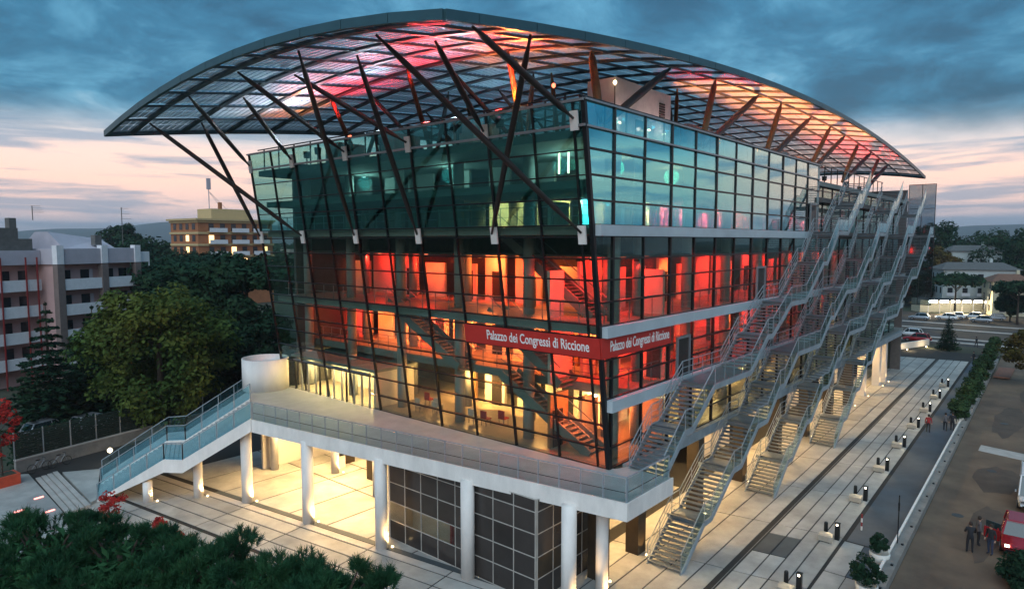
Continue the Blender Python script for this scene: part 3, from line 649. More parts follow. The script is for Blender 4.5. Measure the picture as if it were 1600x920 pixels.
# floodlights on the roof washing the underside
def flood(x, y, z, col, e, tgt, em):
    t = empty('floodlight', parent=bld)
    b = MB(); b.lathe((x, y, z - .12), [(.05, -.7), (.05, 0), (.2, .02), (.22, .10)], 12); b.tube([(x, y, z - .02), (x, y, z + .36)], [.22, .25], 12, False); b.build('lamp_body', 'frame_black', t)
    MB().lathe((x, y, z + .0), [(.18, 0), (.18, .04)], 12).build('lamp_glass', em, t)
    light('flood_light', 'SPOT', (x, y, z + .4), e * 2.6, col, t, .15, tgt, 110)
ORC = (1, .22, .045)
for x, y, c, e, tg, em in ((.4, 6.5, ORC, 1900, (-3, 3, 30), 'lamp_warm'), (3.4, 10.5, ORC, 900, (2, 7, 30), 'lamp_warm'), (-1.0, 6.5, (1, .02, .02), 2200, (-4, 5, 30), 'lamp_red'),
    (-.8, 12.5, (1, .03, .03), 1700, (-5, 10, 30), 'lamp_red'), (-.6, 20.5, (1, .03, .04), 1500, (-2, 19, 30), 'lamp_red'), (-.5, 26.0, ORC, 380, (-3, 25, 30), 'lamp_warm'),
    (-1.2, 9.5, (.55, .85, 1), 450, (-7, 8, 30), 'lamp_white'), (-1.2, 16.5, (.6, .85, 1), 650, (-7, 16, 30), 'lamp_white'), (-1.2, 23.5, (.7, .88, 1), 850, (-8, 24, 30), 'lamp_white'), (8, 14, (.4, .8, 1), 350, (6, 14, 30), 'lamp_white'),  # bluish white floods added to brighten the louvres
    (14.6, 2.2, (1, .02, .03), 2200, (15, 0, 30), 'lamp_red'), (20, 2.5, ORC, 8000, (21, 2, 30), 'lamp_warm'), (28, 2.5, ORC, 7500, (30, 2, 30), 'lamp_warm'), (36, 2.5, (1, .2, .06), 6500, (38, 2, 30), 'lamp_warm'),
    (44, 2.5, ORC, 5500, (46, 2, 30), 'lamp_warm'), (52, 2.5, RED, 4500, (54, 2, 30), 'lamp_red'), (60, 3, RED, 2500, (62, 2, 30), 'lamp_red')):
    flood(x, y, 23.6, c, e, tg, em)
for x, z in ((6.0, 24.3), (9.5, 24.3), (11.5, 24.3)):
    o = MB().lathe((x, 3.3, z), [(.05, 0), (.11, .05), (.05, .12)], 8).build('wall_lamp', 'lamp_warm', bld); light('wall_light', 'POINT', (x, 3.0, z + .2), 26, (1, .66, .56), bld, .1)

# bare lamps clipped to the struts near the front corner
for x, y, z, em in ((1.8, 5, 26.0, 'lamp_red'), (5.0, 4.2, 26.0, 'lamp_red'), (5.6, 3.4, 26.6, 'lamp_spot'), (-1.0, 20.0, 24.4, 'lamp_red')):
    t = empty('strut_lamp', parent=bld); MB().lathe((x, y, z), [(.03, -.12), (.10, -.04), (.12, .03), (.08, .11), (.02, .15)], 10).build('bulb', em, t, True); MB().lathe((x, y, 22.7), [(.03, 0), (.03, z - 22.9)], 6).build('stem', 'frame_black', t)
# ================================================================== TERRACE
ter = thing('raised_terrace', 'raised pale concrete terrace on white round columns in front of the glass hall', 'terrace', (-5, 11, 0))
TP = [(-3.32, -3.05), (1.0, -3.05), (1.0, -.45), (.28, -.45), (.28, 31.4), (-2.6, 31.4), (-7.1, 22.8)]
MB().prism(TP, 5.2, 5.80).build('slab', 'concrete', ter)
TQ = [(-3.2, -2.93), (.9, -2.93), (.9, -.5), (-.05, -.1), (-.05, 31.3), (-2.55, 31.3), (-6.95, 22.75)]
MB().prism(TQ, 5.80, 5.812).build('floor', 'terrace_floor', ter)
MB().hexa([(-3.36, -3.09, 5.0), (-3.28, -3.09, 5.0), (-7.06, 22.8, 5.0), (-7.14, 22.8, 5.0), (-3.36, -3.09, 5.83), (-3.28, -3.09, 5.83), (-7.06, 22.8, 5.83), (-7.14, 22.8, 5.83)]).build('edge_beam', 'white', ter)
MB().box(-3.27, 1.0, -3.10, -3.03, 5.0, 5.83).build('edge_beam', 'white', ter)
def glass_rail(parent, a, b_, n, h=1.15, gm='glass_rail', pm_='steel', foot=.02, low=True):
    a = Vector(a); b_ = Vector(b_)
    MB().beam(a + Vector((0, 0, h)), b_ + Vector((0, 0, h)), .06, .05).build('handrail', pm_, parent)
    if low: MB().beam(a + Vector((0, 0, .45)), b_ + Vector((0, 0, .45)), .025, .025).build('rail_bar', 'frame_black', parent)
    for i in range(n + 1):
        p = a + (b_ - a) * i / n; MB().box(p.x - .025, p.x + .025, p.y - .025, p.y + .025, p.z - .1, p.z + h).build('post', pm_, parent)
        if i < n:
            p0 = a + (b_ - a) * (i + .05) / n; p1 = a + (b_ - a) * (i + .95) / n; z1 = Vector((0, 0, h - .08)); z0 = Vector((0, 0, foot)); s = (b_ - a).cross(Vector((0, 0, 1))).normalized() * .008
            MB().hexa([p0 - s + z0, p1 - s + z0, p1 + s + z0, p0 + s + z0, p0 - s + z1, p1 - s + z1, p1 + s + z1, p0 + s + z1]).build('glass_panel', gm, parent)
glass_rail(ter, (-3.28, -3.0, 5.83), (-7.05, 22.7, 5.83), 23); glass_rail(ter, (-3.2, -3.0, 5.83), (.7, -3.0, 5.83), 3)
for y, x in ((23.9, -6.96), (17.9, -6.14), (11.7, -5.35), (5.6, -4.58), (-.3, -3.85)):
    MB().lathe((x, y, 0), [(.36, 0), (.36, 5.2)], 20).build('column', 'white', ter, True)
for x, y in ((-2.1, -1.0), (.15, 24.2), (-.6, 18.2), (-8.7, 27.3), (-11.3, 29.0), (-2.4, 28.4)):
    h = 5.2 if x > -8 else (2.6 if x > -10 else 1.4)
    MB().lathe((x, y, 0), [(.30, 0), (.30, h)], 18).build('column', 'white', ter, True)
rt_ = MB().lathe((-1.55, 30.9, 5.8), [(1.75, 0), (1.75, 2.45), (1.62, 2.45), (1.62, 2.1)], 36).build('round_turret', 'white', ter, True)
# uplights at the column feet
def uplight(parent, x, y, z=0, e=26, col=(1, .60, .22), dx=-.5, dy=-.3, h=3.2):
    o = MB().lathe((x + dx, y + dy, z), [(.07, 0), (.07, .05), (.05, .08)], 10).build('ground_spot', 'lamp_spot', parent)
    light('spot_light', 'SPOT', (x + dx, y + dy, z + .14), e * 6, col, parent, .06, (x + dx * .2, y + dy * .2, z + h), 95)
for x, y in ((-6.96, 23.9), (-6.14, 17.9), (-5.35, 11.7), (-4.58, 5.6), (-3.85, -.3), (-2.1, -1.0), (.15, 24.2), (-.6, 18.2), (-8.7, 27.3), (-11.3, 29.0)):
    uplight(ter, x, y, dx=.42, dy=-.42, h=4, e=40)
# dark glazed shop front under the terrace: panels one by one
shop = thing('dark_panel_shop', 'dark brown glazed panel box standing under the terrace', 'shop', (-4, 6, 0))
nz = [0.02, 1.15, 2.25, 3.4, 4.5, 5.12]; ny = 8
for j in range(ny):
    for i in range(5):
        y0 = 1.4 + (12.3 - 1.4) * j / ny; y1 = 1.4 + (12.3 - 1.4) * (j + 1) / ny
        gl_ = (i == 1 and j >= 5) or (i == 1 and j in (4,)) 
        MB().box(-4.24, -4.18, y0 + .03, y1 - .03, nz[i] + .03, nz[i + 1] - .03).build('panel', 'glass_low' if gl_ else 'panel_dark', shop)
for j in range(4):
    for i in range(5):
        x0 = -4.15 + j * 1.25
        MB().box(x0 + .03, x0 + 1.22, 1.34, 1.40, nz[i] + .03, nz[i + 1] - .03).build('panel', 'panel_dark' if i != 1 else 'pillar_brown', shop)
b = MB()
for j in range(ny + 1): b.box(-4.26, -4.2, 1.38 + 10.9 * j / ny, 1.42 + 10.9 * j / ny, 0, 5.15)
for z in nz: b.box(-4.255, -4.2, 1.4, 12.3, z - .02, z + .02)
for j in range(5): b.box(-4.17 + j * 1.25, -4.13 + j * 1.25, 1.32, 1.38, 0, 5.15)
for z in nz: b.box(-4.15, .85, 1.325, 1.38, z - .02, z + .02)
b.build('joint_strip', 'panel_joint', shop)
MB().box(-2.6, -2.5, 1.6, 12.2, 0, 5.15).build('rear_wall', 'wall_in', shop); MB().box(-4.1, -2.6, 1.5, 12.3, .0, .02).build('shop_floor', 'floor_in', shop); MB().box(-4.0, -2.7, 7.4, 7.5, 0.0, 2.2).build('partition', 'chair_red', shop)
MB().box(-4.2, 8, 12.32, 12.5, 0, 5.15).build('end_wall', 'wall_in', shop)
light('shop_light', 'POINT', (-3.2, 11.2, 3.0), 35, WARM, shop, .2)
# ground storey under the hall
gs = thing('ground_storey', 'warmly lit open ground storey with plastered walls under the glass hall', 'building', (5, 15, 0))
MB().box(8.0, 8.3, 12.6, 31, 0, 5.18).build('rear_wall', 'plaster', gs)
MB().box(.5, 7.9, 28.6, 28.9, 0, 5.18).build('cross_wall', 'plaster', gs)
MB().box(-3.0, .4, 29.0, 29.25, 0, 5.18).build('cross_wall', 'plaster', gs)
for x, y in ((2.2, 25.6), (1.4, 21.0), (4.0, 15.5), (4.5, 27.4)): MB().box(x - .5, x + .5, y - .35, y + .35, 0, 5.18).build('pillar', 'pillar_brown', gs)
for k in range(18):
    x0 = 1.2 + k * 3.7
    if k % 3 != 1: MB().box(x0, x0 + 3.3, 4.6, 4.8, 0, 5.18).build('wall_panel', 'plaster', gs)
    else: MB().box(x0, x0 + 3.3, 6.2, 6.4, 0, 5.18).build('wall_panel', 'wood_in', gs)
for x in (-.1, 3.7, 11.2, 18.6, 26, 33.4, 40.8, 48.2, 53.9, 61, 64.2):
    o = MB().box(x - .42, x + .42, .1, .9, 0, 5.18).build('pillar', 'pillar_brown' if x < 50 else 'plaster', gs)
    uplight(gs, x, .1, dx=-.05, dy=-.35, e=14, h=4)
for x, y, e in ((-1.5, 26, 700), (-2.0, 20.5, 850), (3.0, 22.5, 800), (-2.6, 14.6, 600), (4.5, 18, 600)):
    MB().box(x - .5, x + .5, y - .1, y + .1, 5.12, 5.18).build('soffit_lamp', 'lamp_warm', gs); light('soffit_light', 'AREA', (x, y, 5.08), e, (1, .64, .26), gs, 2.2, (x, y, 0))
for x in (2, 8, 14, 21, 28, 36, 44, 52, 60):
    MB().box(x - .5, x + .5, 2.3, 2.5, 5.12, 5.18).build('soffit_lamp', 'lamp_warm', gs); light('soffit_light', 'AREA', (x, 2.4, 5.08), 430 if x < 30 else 380, (1, .62, .24), gs, 1.5, (x, 1.6, 0))
# litter bin
lb = thing('litter_bin', 'small pale litter bin beside a brown pillar under the terrace', 'bin', (1.2, 25.0, 0))
MB().box(.95, 1.45, 24.75, 25.25, 0, .95).build('bin_body', 'white', lb); MB().box(.9, 1.5, 24.7, 25.3, .95, 1.08).build('bin_lid', 'frame_black', lb)

# ================================================================== STEEL STAIRS on the side
YI, YO = -.72, -2.68
tread_me = bpy.data.meshes.new('tread'); _b = MB().box(-.15, .15, YO + .06, YI - .06, -.05, 0); tread_me.from_pydata(_b.v, [], _b.f); tread_me.materials.append(MATS['tread'])
post_me = bpy.data.meshes.new('post'); _b = MB().box(-.016, .016, -.016, .016, 0, 1.07); post_me.from_pydata(_b.v, [], _b.f); post_me.materials.append(MATS['steel'])
def steel_stair(label, nodes):
    t = thing('steel_staircase', label, 'staircase', (nodes[0][0], -1.7, nodes[0][1]), 'steel fire stairs climbing the side of the hall')
    for (xa, za), (xb, zb) in zip(nodes, nodes[1:]):
        dz = zb - za
        if abs(dz) > .05:
            n = max(2, round(dz / .185))
            for i in range(n):
                f = (i + .6) / n; link('tread', tread_me, None, t, (xa + (xb - xa) * f, 0, za + dz * (i + 1) / n)).location.y = 1.7
        else: MB().box(xa - .12, xb + .12, YO + .05, YI - .05, za - .09, za).build('landing', 'tread', t)
        for y in (YI, YO):
            MB().beam((xa, y, za - .12), (xb, y, zb - .12), .06, .32).build('stringer', 'steel', t)
            MB().beam((xa, y, za + 1.08), (xb, y, zb + 1.08), .042, .042).build('handrail', 'steel', t)
            m = max(1, round((xb - xa) / 1.25))
            for i in range(m):
                f = (i + (.0 if i else .02)) / m; x = xa + (xb - xa) * f; z = za + dz * f; link('post', post_me, None, t, (x, y, z))
            p0 = Vector((xa + .06, y, za)); p1 = Vector((xb - .06, y, zb))
            s = Vector((0, .008, 0)); a = Vector((0, 0, .10)); c = Vector((0, 0, .98))
            if y == YO: MB().hexa([p0 - s + a, p1 - s + a, p1 + s + a, p0 + s + a, p0 - s + c, p1 - s + c, p1 + s + c, p0 + s + c]).build('mesh_panel', 'glass_rail', t)
            else:
                b = MB()
                for q in (.35, .7): b.beam(p0 + Vector((0, 0, q)), p1 + Vector((0, 0, q)), .03, .03)
                b.build('rail_bar', 'steel', t)
    # hangers to the wall under each landing
    for (xa, za), (xb, zb) in zip(nodes, nodes[1:]):
        if abs(zb - za) < .05:
            MB().box(xa, xa + .12, YO, -.42, za - .30, za - .10).build('bracket', 'steel', t); MB().box(xb - .12, xb, YO, -.42, za - .30, za - .10).build('bracket', 'steel', t)
    return t
def prof(dx, ground):
    up = [(0.8, 5.8), (3.05, 7.63), (3.9, 7.63), (6.6, 9.47), (11.9, 9.47), (14.6, 11.35), (15.5, 11.35), (19.0, 13.2), (22.2, 13.2), (26.2, 15.8), (27.2, 15.8), (30.0, 18.2), (32.9, 18.2), (36.2, 20.6), (37.1, 20.6), (40.0, 22.75)]
    lowr = [(-11.35, 0), (-8.6, 1.95), (-7.65, 1.95), (-4.6, 3.9), (-3.45, 3.9), (-.85, 5.8)]
    return [(x + dx, z) for x, z in ((lowr + up) if ground else up)]
steel_stair('steel staircase that starts on the terrace at the glass corner, nearest of the four', prof(0, False))
steel_stair('nearest steel staircase with its foot on the paving, second from the glass corner', prof(14.2, True))
steel_stair('steel staircase with its foot midway along the hall, third from the glass corner', prof(28.0, True))
steel_stair('farthest of the steel staircases, nearest the far end of the hall', [(x, z) for x, z in prof(42.4, True) if x < 76])
# ================================================================== TERRACE STAIRCASE (left)
ts = thing('terrace_staircase', 'white concrete staircase with blue glass rails rising from the forecourt to the terrace', 'staircase', (-11, 30, 0))
NA, NB_, NF, NG = Vector((-7.1, 22.8)), Vector((-13.5, 31.6)), Vector((-2.7, 31.3)), Vector((-11.5, 36.9))
def zs(f):    # height along the flight, f = 0 at the terrace
    if f < .44: return 5.8 - 2.9 * f / .44
    if f < .56: return 2.9
    return 2.9 - 2.9 * (f - .56) / .44
def nl(f, s=0.0): return NA.lerp(NB_, f).lerp(NF.lerp(NG, f), s)
n = 34
for i in range(n):
    f0 = i / n; f1 = (i + 1) / n + .004; z = zs((i + .5) / n)
    if .43 < f0 < .56: z = 2.9
    a, b_, c, d = nl(f0, .02), nl(f1, .02), nl(f1, .60), nl(f0, .60)
    MB().prism([(p.x, p.y) for p in (a, b_, c, d)], z - .16, z).build('step', 'concrete', ts)
for s in (0, .62):
    for f0, f1 in ((0, .44), (.44, .56), (.56, 1)):
        p, q = nl(f0, s), nl(f1, s); d = (q - p).normalized() * .0; w = Vector((-(q - p).y, (q - p).x)).normalized() * .1
        z0, z1 = zs(f0 + .0001), zs(f1 - .0001)
        th = .75
        MB().hexa([(p.x - w.x, p.y - w.y, max(z0 - th, 0)), (q.x - w.x, q.y - w.y, max(z1 - th, -.05)), (q.x + w.x, q.y + w.y, max(z1 - th, -.05)), (p.x + w.x, p.y + w.y, max(z0 - th, 0)),
                   (p.x - w.x, p.y - w.y, z0 + .12), (q.x - w.x, q.y - w.y, z1 + .12), (q.x + w.x, q.y + w.y, z1 + .12), (p.x + w.x, p.y + w.y, z0 + .12)]).build('stringer', 'white', ts)
        glass_rail(ts, (p.x, p.y, z0 + .1), (q.x, q.y, z1 + .1), 4 if f1 - f0 > .2 else 1, 1.1, 'glass_frost', 'steel', low=False)
for f0, f1 in ((0, .44), (.44, .56), (.56, 1)):
    p, q = nl(f0, .98), nl(f1, .98); z0, z1 = zs(f0 + .0001), zs(f1 - .0001); glass_rail(ts, (p.x, p.y, z0 + .1), (q.x, q.y, z1 + .1), 4 if f1 - f0 > .2 else 1, 1.1, 'glass_rail', 'steel', low=False)
    a, b_, c, d = nl(f0, .62), nl(f1, .62), nl(f1, .99), nl(f0, .99)
    MB().hexa([(a.x, a.y, max(z0 - .3, 0)), (b_.x, b_.y, max(z1 - .3, -.05)), (c.x, c.y, max(z1 - .3, -.05)), (d.x, d.y, max(z0 - .3, 0)), (a.x, a.y, z0), (b_.x, b_.y, z1), (c.x, c.y, z1), (d.x, d.y, z0)]).build('side_ramp', 'concrete', ts)
# ================================================================== SURROUNDINGS
pm('leaf_pine', (.020, .074, .036), .7, var=.45, scale=1.2, trans=.15, col2=(.034, .105, .042), spec=.08)
pm('leaf_dark', (.013, .040, .022), .7, var=.5, scale=.5, trans=.15, col2=(.022, .050, .022), spec=.08)
pm('leaf_hedge', (.030, .062, .026), .7, var=.5, scale=1.5, trans=.2, col2=(.05, .085, .03), spec=.08)
pm('leaf_olive', (.050, .094, .024), .7, var=.5, scale=.5, trans=.25, col2=(.095, .115, .024), spec=.08)
pm('leaf_autumn', (.075, .070, .018), .7, var=.5, scale=.8, trans=.25, col2=(.11, .07, .02), spec=.08)
pm('leaf_red', (.40, .035, .03), .6, var=.4, scale=2, trans=.3, spec=.08)
pm('bark', (.05, .036, .026), .9, var=.4, scale=4, bump=.4)
pm('wall_pink', (.46, .30, .29), .85, var=.12, scale=.4); pm('wall_lilac', (.42, .39, .44), .85, var=.12, scale=.4)
pm('pier_brown', (.17, .13, .12), .85, var=.15); pm('parapet', (.66, .66, .69), .8, var=.08)
pm('brick_orange', (.34, .13, .055), .85, var=.2, scale=.6); pm('band_cream', (.50, .37, .19), .8, var=.12)
pm('pole_red', (.22, .02, .02), .6); pm('roof_grey', (.11, .105, .10), .85, var=.25); pm('roof_tile', (.17, .085, .055), .85, var=.25)
pm('villa_wall', (.38, .42, .42), .85, var=.12, scale=.4); pm('villa_cream', (.46, .42, .30), .85, var=.12); pm('window_dark', (.018, .022, .028), .15)
pm('car_red', (.30, .012, .018), .25, var=.04, spec=.8); pm('car_white', (.62, .64, .66), .3, var=.03); pm('car_silver', (.33, .36, .40), .3, metal=.4, var=.03); pm('car_dark', (.05, .055, .065), .3, var=.03)
pm('car_glass', (.015, .03, .035), .05, var=.05, spec=.9); pm('tyre', (.015, .015, .015), .8); pm('rim', (.35, .35, .36), .35, metal=.7)
pm('skin', (.42, .25, .17), .6, var=.05); pm('cloth_dark', (.012, .013, .018), .85); pm('cloth_grey', (.09, .09, .10), .85); pm('cloth_blue', (.03, .045, .09), .85); pm('cloth_red', (.30, .02, .02), .85); pm('hair', (.02, .012, .008), .7)
pm('pot_white', (.62, .60, .55), .7, var=.12, scale=3); pm('orange_paint', (.55, .075, .03), .6); pm('wood_plank', (.22, .10, .065), .8, var=.25, scale=3); pm('fence_mesh', (.016, .026, .02), .8, var=.4, scale=1)
pm('hill', (.055, .07, .075), .95, var=.2, scale=.002); pm('stone_block', (.34, .31, .26), .8, var=.15)
emit('win_warm', (1, .68, .30), 2.2); emit('lamp_globe', (1, .85, .55), 3)

def fastmesh(name, V, Q, mat, parent=None):
    org = ORG[parent.name] if parent is not None else Vector((0, 0, 0))
    V = np.asarray(V, np.float32) - np.array(org, np.float32); Q = np.asarray(Q, np.int32)
    me = bpy.data.meshes.new(name); k = Q.shape[1]
    me.vertices.add(len(V)); me.vertices.foreach_set('co', V.ravel()); me.loops.add(Q.size); me.loops.foreach_set('vertex_index', Q.ravel())
    me.polygons.add(len(Q)); me.polygons.foreach_set('loop_start', np.arange(0, Q.size, k, dtype=np.int32)); me.polygons.foreach_set('loop_total', np.full(len(Q), k, np.int32))
    me.materials.append(MATS[mat]); me.update(); me.validate(); return link(name, me, None, parent)
def unit(n):
    v = rng.normal(size=(n, 3)); return v / np.linalg.norm(v, axis=1, keepdims=True)
def leaves(pos, nrm, size, asp=1.0):
    """leaf quads at pos, spread by normals"""
    n = len(pos); a = np.cross(nrm, unit(n)); a /= np.linalg.norm(a, axis=1, keepdims=True) + 1e-9; b = np.cross(nrm, a)
    s = size * rng.uniform(.6, 1.35, (n, 1)); a = a * s * asp; b = b * s
    V = np.stack([pos - a, pos - b * .55, pos + a, pos + b * .55], 1).reshape(-1, 3); Q = np.arange(4 * n).reshape(n, 4); return V, Q
def clumps(c, r, n, inner=.45, top=False):
    d = unit(n)
    if top: d[:, 2] = np.abs(d[:, 2]) * .9 - .12
    rr = rng.uniform(inner, 1.0, (n, 1)) ** .7; return np.array(c) + d * rr * np.array(r)
def crown(name, parent, c, r, ncl, nlf, size, mat, csz=.25, top=False, asp=1.0, inner=.45):
    cc = clumps(c, r, ncl, inner, top); cr = csz * max(r[0], r[1]) * rng.uniform(.6, 1.35, (ncl, 1))
    P = np.repeat(cc, nlf, 0); d = unit(len(P)); rad = rng.uniform(.2, 1, (len(P), 1)) ** .5 * np.repeat(cr, nlf, 0); sq = np.array([1, 1, .72])
    P = P + d * rad * sq; nr = d * .7 + unit(len(P)) * .7 + np.array([0, 0, .5]); nr /= np.linalg.norm(nr, axis=1, keepdims=True)
    V, Q = leaves(P, nr, size, asp); return fastmesh(name, V, Q, mat, parent)
def trunk(parent, base, h, r, limbs=5, spread=2.0, top=None, lean=(0, 0)):
    b = MB(); x, y, z = base; p = [(x, y, z - .1), (x + lean[0] * .3, y + lean[1] * .3, z + h * .35), (x + lean[0] * .7, y + lean[1] * .7, z + h * .7), (x + lean[0], y + lean[1], z + h)]
    b.tube(p, [r * 1.25, r, r * .8, r * .35], 9)
    for k in range(limbs):
        t = 2 * math.pi * (k + random.random() * .6) / limbs; f = random.uniform(.5, .85); s = Vector(p[1]).lerp(Vector(p[3]), f)
        e = s + Vector((math.cos(t) * spread, math.sin(t) * spread, spread * random.uniform(.35, .8))); m = s.lerp(e, .5) + Vector((0, 0, spread * .12)); b.tube([s, m, e], [r * .5, r * .34, r * .12], 6)
    return b.build('trunk', 'bark', parent, True)
def tree(label, base, h, r, mat, name='tree', ncl=60, nlf=90, size=.3, flat=.75, group=None, cat='tree', csz=.28, low=.45):
    t = thing(name, label, cat, base, group)
    trunk(t, base, h * .8, max(.12, h * .022), 6, r * .55)
    crown('crown', t, (base[0], base[1], base[2] + h - r * flat), (r, r, r * flat), ncl, nlf, size, mat, csz); return t
def conifer(label, base, h, r, mat='leaf_dark', name='fir_tree', tiers=16, group=None, per=220, size=.30):
    t = thing(name, label, 'tree', base, group); b = MB(); b.tube([(base[0], base[1], base[2] - .1), (base[0], base[1], base[2] + h)], [h * .022, .03], 8); b.build('trunk', 'bark', t, True)
    V = []; Q = []; k = 0
    for i in range(tiers):
        f = i / (tiers - 1); z = base[2] + h * (.08 + .9 * f); rr = r * (1 - f) ** .85 + .12
        nb = max(5, int(11 * (1 - f) + 4))
        for j in range(nb):
            a = 2 * math.pi * (j + rng.uniform(0, .8)) / nb; ln = rr * rng.uniform(.75, 1.12); m = int(per * (ln / r) / nb * 2.2) + 6
            s = rng.uniform(.08, 1, m); w = rng.normal(0, 1, m) * ln * .14 * (1.1 - s)
            P = np.stack([base[0] + np.cos(a) * s * ln - np.sin(a) * w, base[1] + np.sin(a) * s * ln + np.cos(a) * w, z - s * ln * .30 + s * s * ln * .16 + rng.normal(0, .06, m)], 1)
            nr = unit(m) * .6 + np.array([0, 0, 1.0]); nr /= np.linalg.norm(nr, axis=1, keepdims=True); v, q = leaves(P, nr, size * (.5 + .5 * (1 - f)), .6); V.append(v); Q.append(q + k); k += len(v)
    fastmesh('crown', np.concatenate(V), np.concatenate(Q), mat, t); return t
def stone_pine(label, base, h, r, group=None, ncl=70, nlf=110, size=.35, mat='leaf_dark', flat=.36):
    t = thing('umbrella_pine', label, 'pine', base, group); trunk(t, base, h - r * flat * 1.0, max(.2, h * .022), 7, r * .6)
    crown('crown', t, (base[0], base[1], base[2] + h - r * flat), (r, r, r * flat), ncl, nlf, size, mat, .24, True, inner=.25); return t
def near_pine(label, base, h, r, nb=46, flat=.85):
    """pine close to the camera: boughs carrying upright needle tufts, gaps between them"""
    t = thing('pine_tree', label, 'pine', base, 'pines in the foreground'); trunk(t, base, h - r * .5, .2, 9, r * .75)
    c = np.array([base[0], base[1], base[2] + h - r * flat])
    d = unit(nb); d[:, 2] = np.abs(d[:, 2]) * 1.15 - .3; d /= np.linalg.norm(d, axis=1, keepdims=True)
    bc = c + d * np.array([r, r, r * flat]) * rng.uniform(.58, 1.0, (nb, 1)); br = rng.uniform(.28, .62, (nb, 1)) * r / 2.1
    nt = 24; T = np.repeat(bc, nt, 0); e = unit(len(T)); e[:, 2] = np.abs(e[:, 2]) * 1.0 - .15
    T = T + e * np.repeat(br, nt, 0) * rng.uniform(.55, 1.05, (len(T), 1)) * np.array([1, 1, .75])
    up = e * .6 + np.array([0, 0, .9]) + rng.normal(0, .25, (len(T), 3)); up /= np.linalg.norm(up, axis=1, keepdims=True)
    nn = 46; P = np.repeat(T, nn, 0); U = np.repeat(up, nn, 0); al = rng.uniform(-.20, .07, (len(P), 1))
    dr = U * .8 + unit(len(P)) * .6; dr /= np.linalg.norm(dr, axis=1, keepdims=True); ln = rng.uniform(.11, .24, (len(P), 1))
    P0 = P + U * al; P1 = P0 + dr * ln; sd = np.cross(dr, unit(len(P))); sd /= np.linalg.norm(sd, axis=1, keepdims=True) + 1e-9; sd *= .0085
    V = np.stack([P0 - sd, P0 + sd, P1 + sd * .3, P1 - sd * .3], 1).reshape(-1, 3); fastmesh('needles', V, np.arange(len(V)).reshape(-1, 4), 'leaf_pine', t)
    b = MB()
    for q, rr in zip(bc, br[:, 0]): b.tube([tuple(c + (q - c) * .15 - np.array([0, 0, .4])), tuple(c + (q - c) * .6), tuple(q)], [.06, .04, .015], 5)
    b.build('twigs', 'bark', t)
    n = 2600; dd = unit(n); P = c + dd * np.array([r, r, r * flat]) * rng.uniform(.1, .6, (n, 1)); P = P[P[:, 2] > c[2] - r * .5]
    v, q = leaves(P, unit(len(P)), .09, 1.8); fastmesh('inner_foliage', v, q, 'leaf_pine', t)
    return t
for lb, b_, h, r in (('dark pine at the lower left corner, leftmost in the foreground', (-22.8, 5.7, 0), 9.35, 2.3), ('dark foreground pine, second from the left edge', (-21.5, 3.4, 0), 9.25, 2.15),
                     ('middle one of the five foreground pines', (-20.4, .6, 0), 9.15, 2.05), ('dark foreground pine, second from its right end', (-19.6, -1.9, 0), 9.1, 1.9), ('rightmost of the foreground pines, below the dark panel shop', (-19.0, -4.0, 0), 9.2, 1.55)):
    near_pine(lb, b_, h, r)
# trees on the left
tree('tall round tree with yellow green leaves behind the terrace staircase', (-3.2, 47.0, 0), 13.4, 6.1, 'leaf_olive', 'broadleaf_tree', 120, 170, .24, 1.02, csz=.27)
conifer('dark fir in front of the pink apartment block, left one of two', (-10.3, 53.5, 0), 12.0, 4.4, per=620, size=.36)
conifer('dark fir close to the broadleaf tree, right one of two', (-6.0, 55.5, 0), 11.2, 3.9, per=620, size=.36)
for i, (x, y, h, r) in enumerate(((14.2, 78.9, 14.6, 8.0), (13.6, 62.5, 15.4, 7.6), (22.8, 107.4, 14.5, 9.0), (26, 92, 14.2, 8.5), (8.5, 66, 12.0, 6.2), (34, 120, 15, 9))):
    stone_pine(('dark umbrella pine behind the broadleaf tree, left of the glass hall', 'umbrella pine hugging the left corner of the glass hall', 'umbrella pine below the orange apartment block, farther left', 'umbrella pine right below the orange apartment block', 'low umbrella pine between the broadleaf tree and the hall', 'farthest umbrella pine in front of the orange block')[i], (x, y, 0), h, r, 'umbrella pines left of the hall', 80, 130, .42)
b = thing('red_tree', 'slim tree with bright red leaves at the left edge of the forecourt', 'tree', (-16.9, 39.9, 0)); trunk(b, (-16.9, 39.9, .3), 4.2, .06, 5, .7); crown('crown', b, (-16.9, 39.9, 4.3), (1.1, 1.1, 2.1), 26, 46, .13, 'leaf_red', .38)
for lb, x, y, h, r in (('red leaved shrub beside the foot of the terrace staircase', -14.2, 27.3, 1.8, .8), ('small red leaved shrub on the paving in front of the staircase', -12.8, 23.4, .8, .4), ('tiny red shrub peeping over the foreground pines', -12.6, 21.3, .6, .28)):
    b = thing('red_shrub', lb, 'shrub', (x, y, 0)); trunk(b, (x, y, 0), h * .7, .04, 5, r * .6); crown('crown', b, (x, y, h * .62), (r, r, h * .42), 18, 40, .10, 'leaf_red', .4)
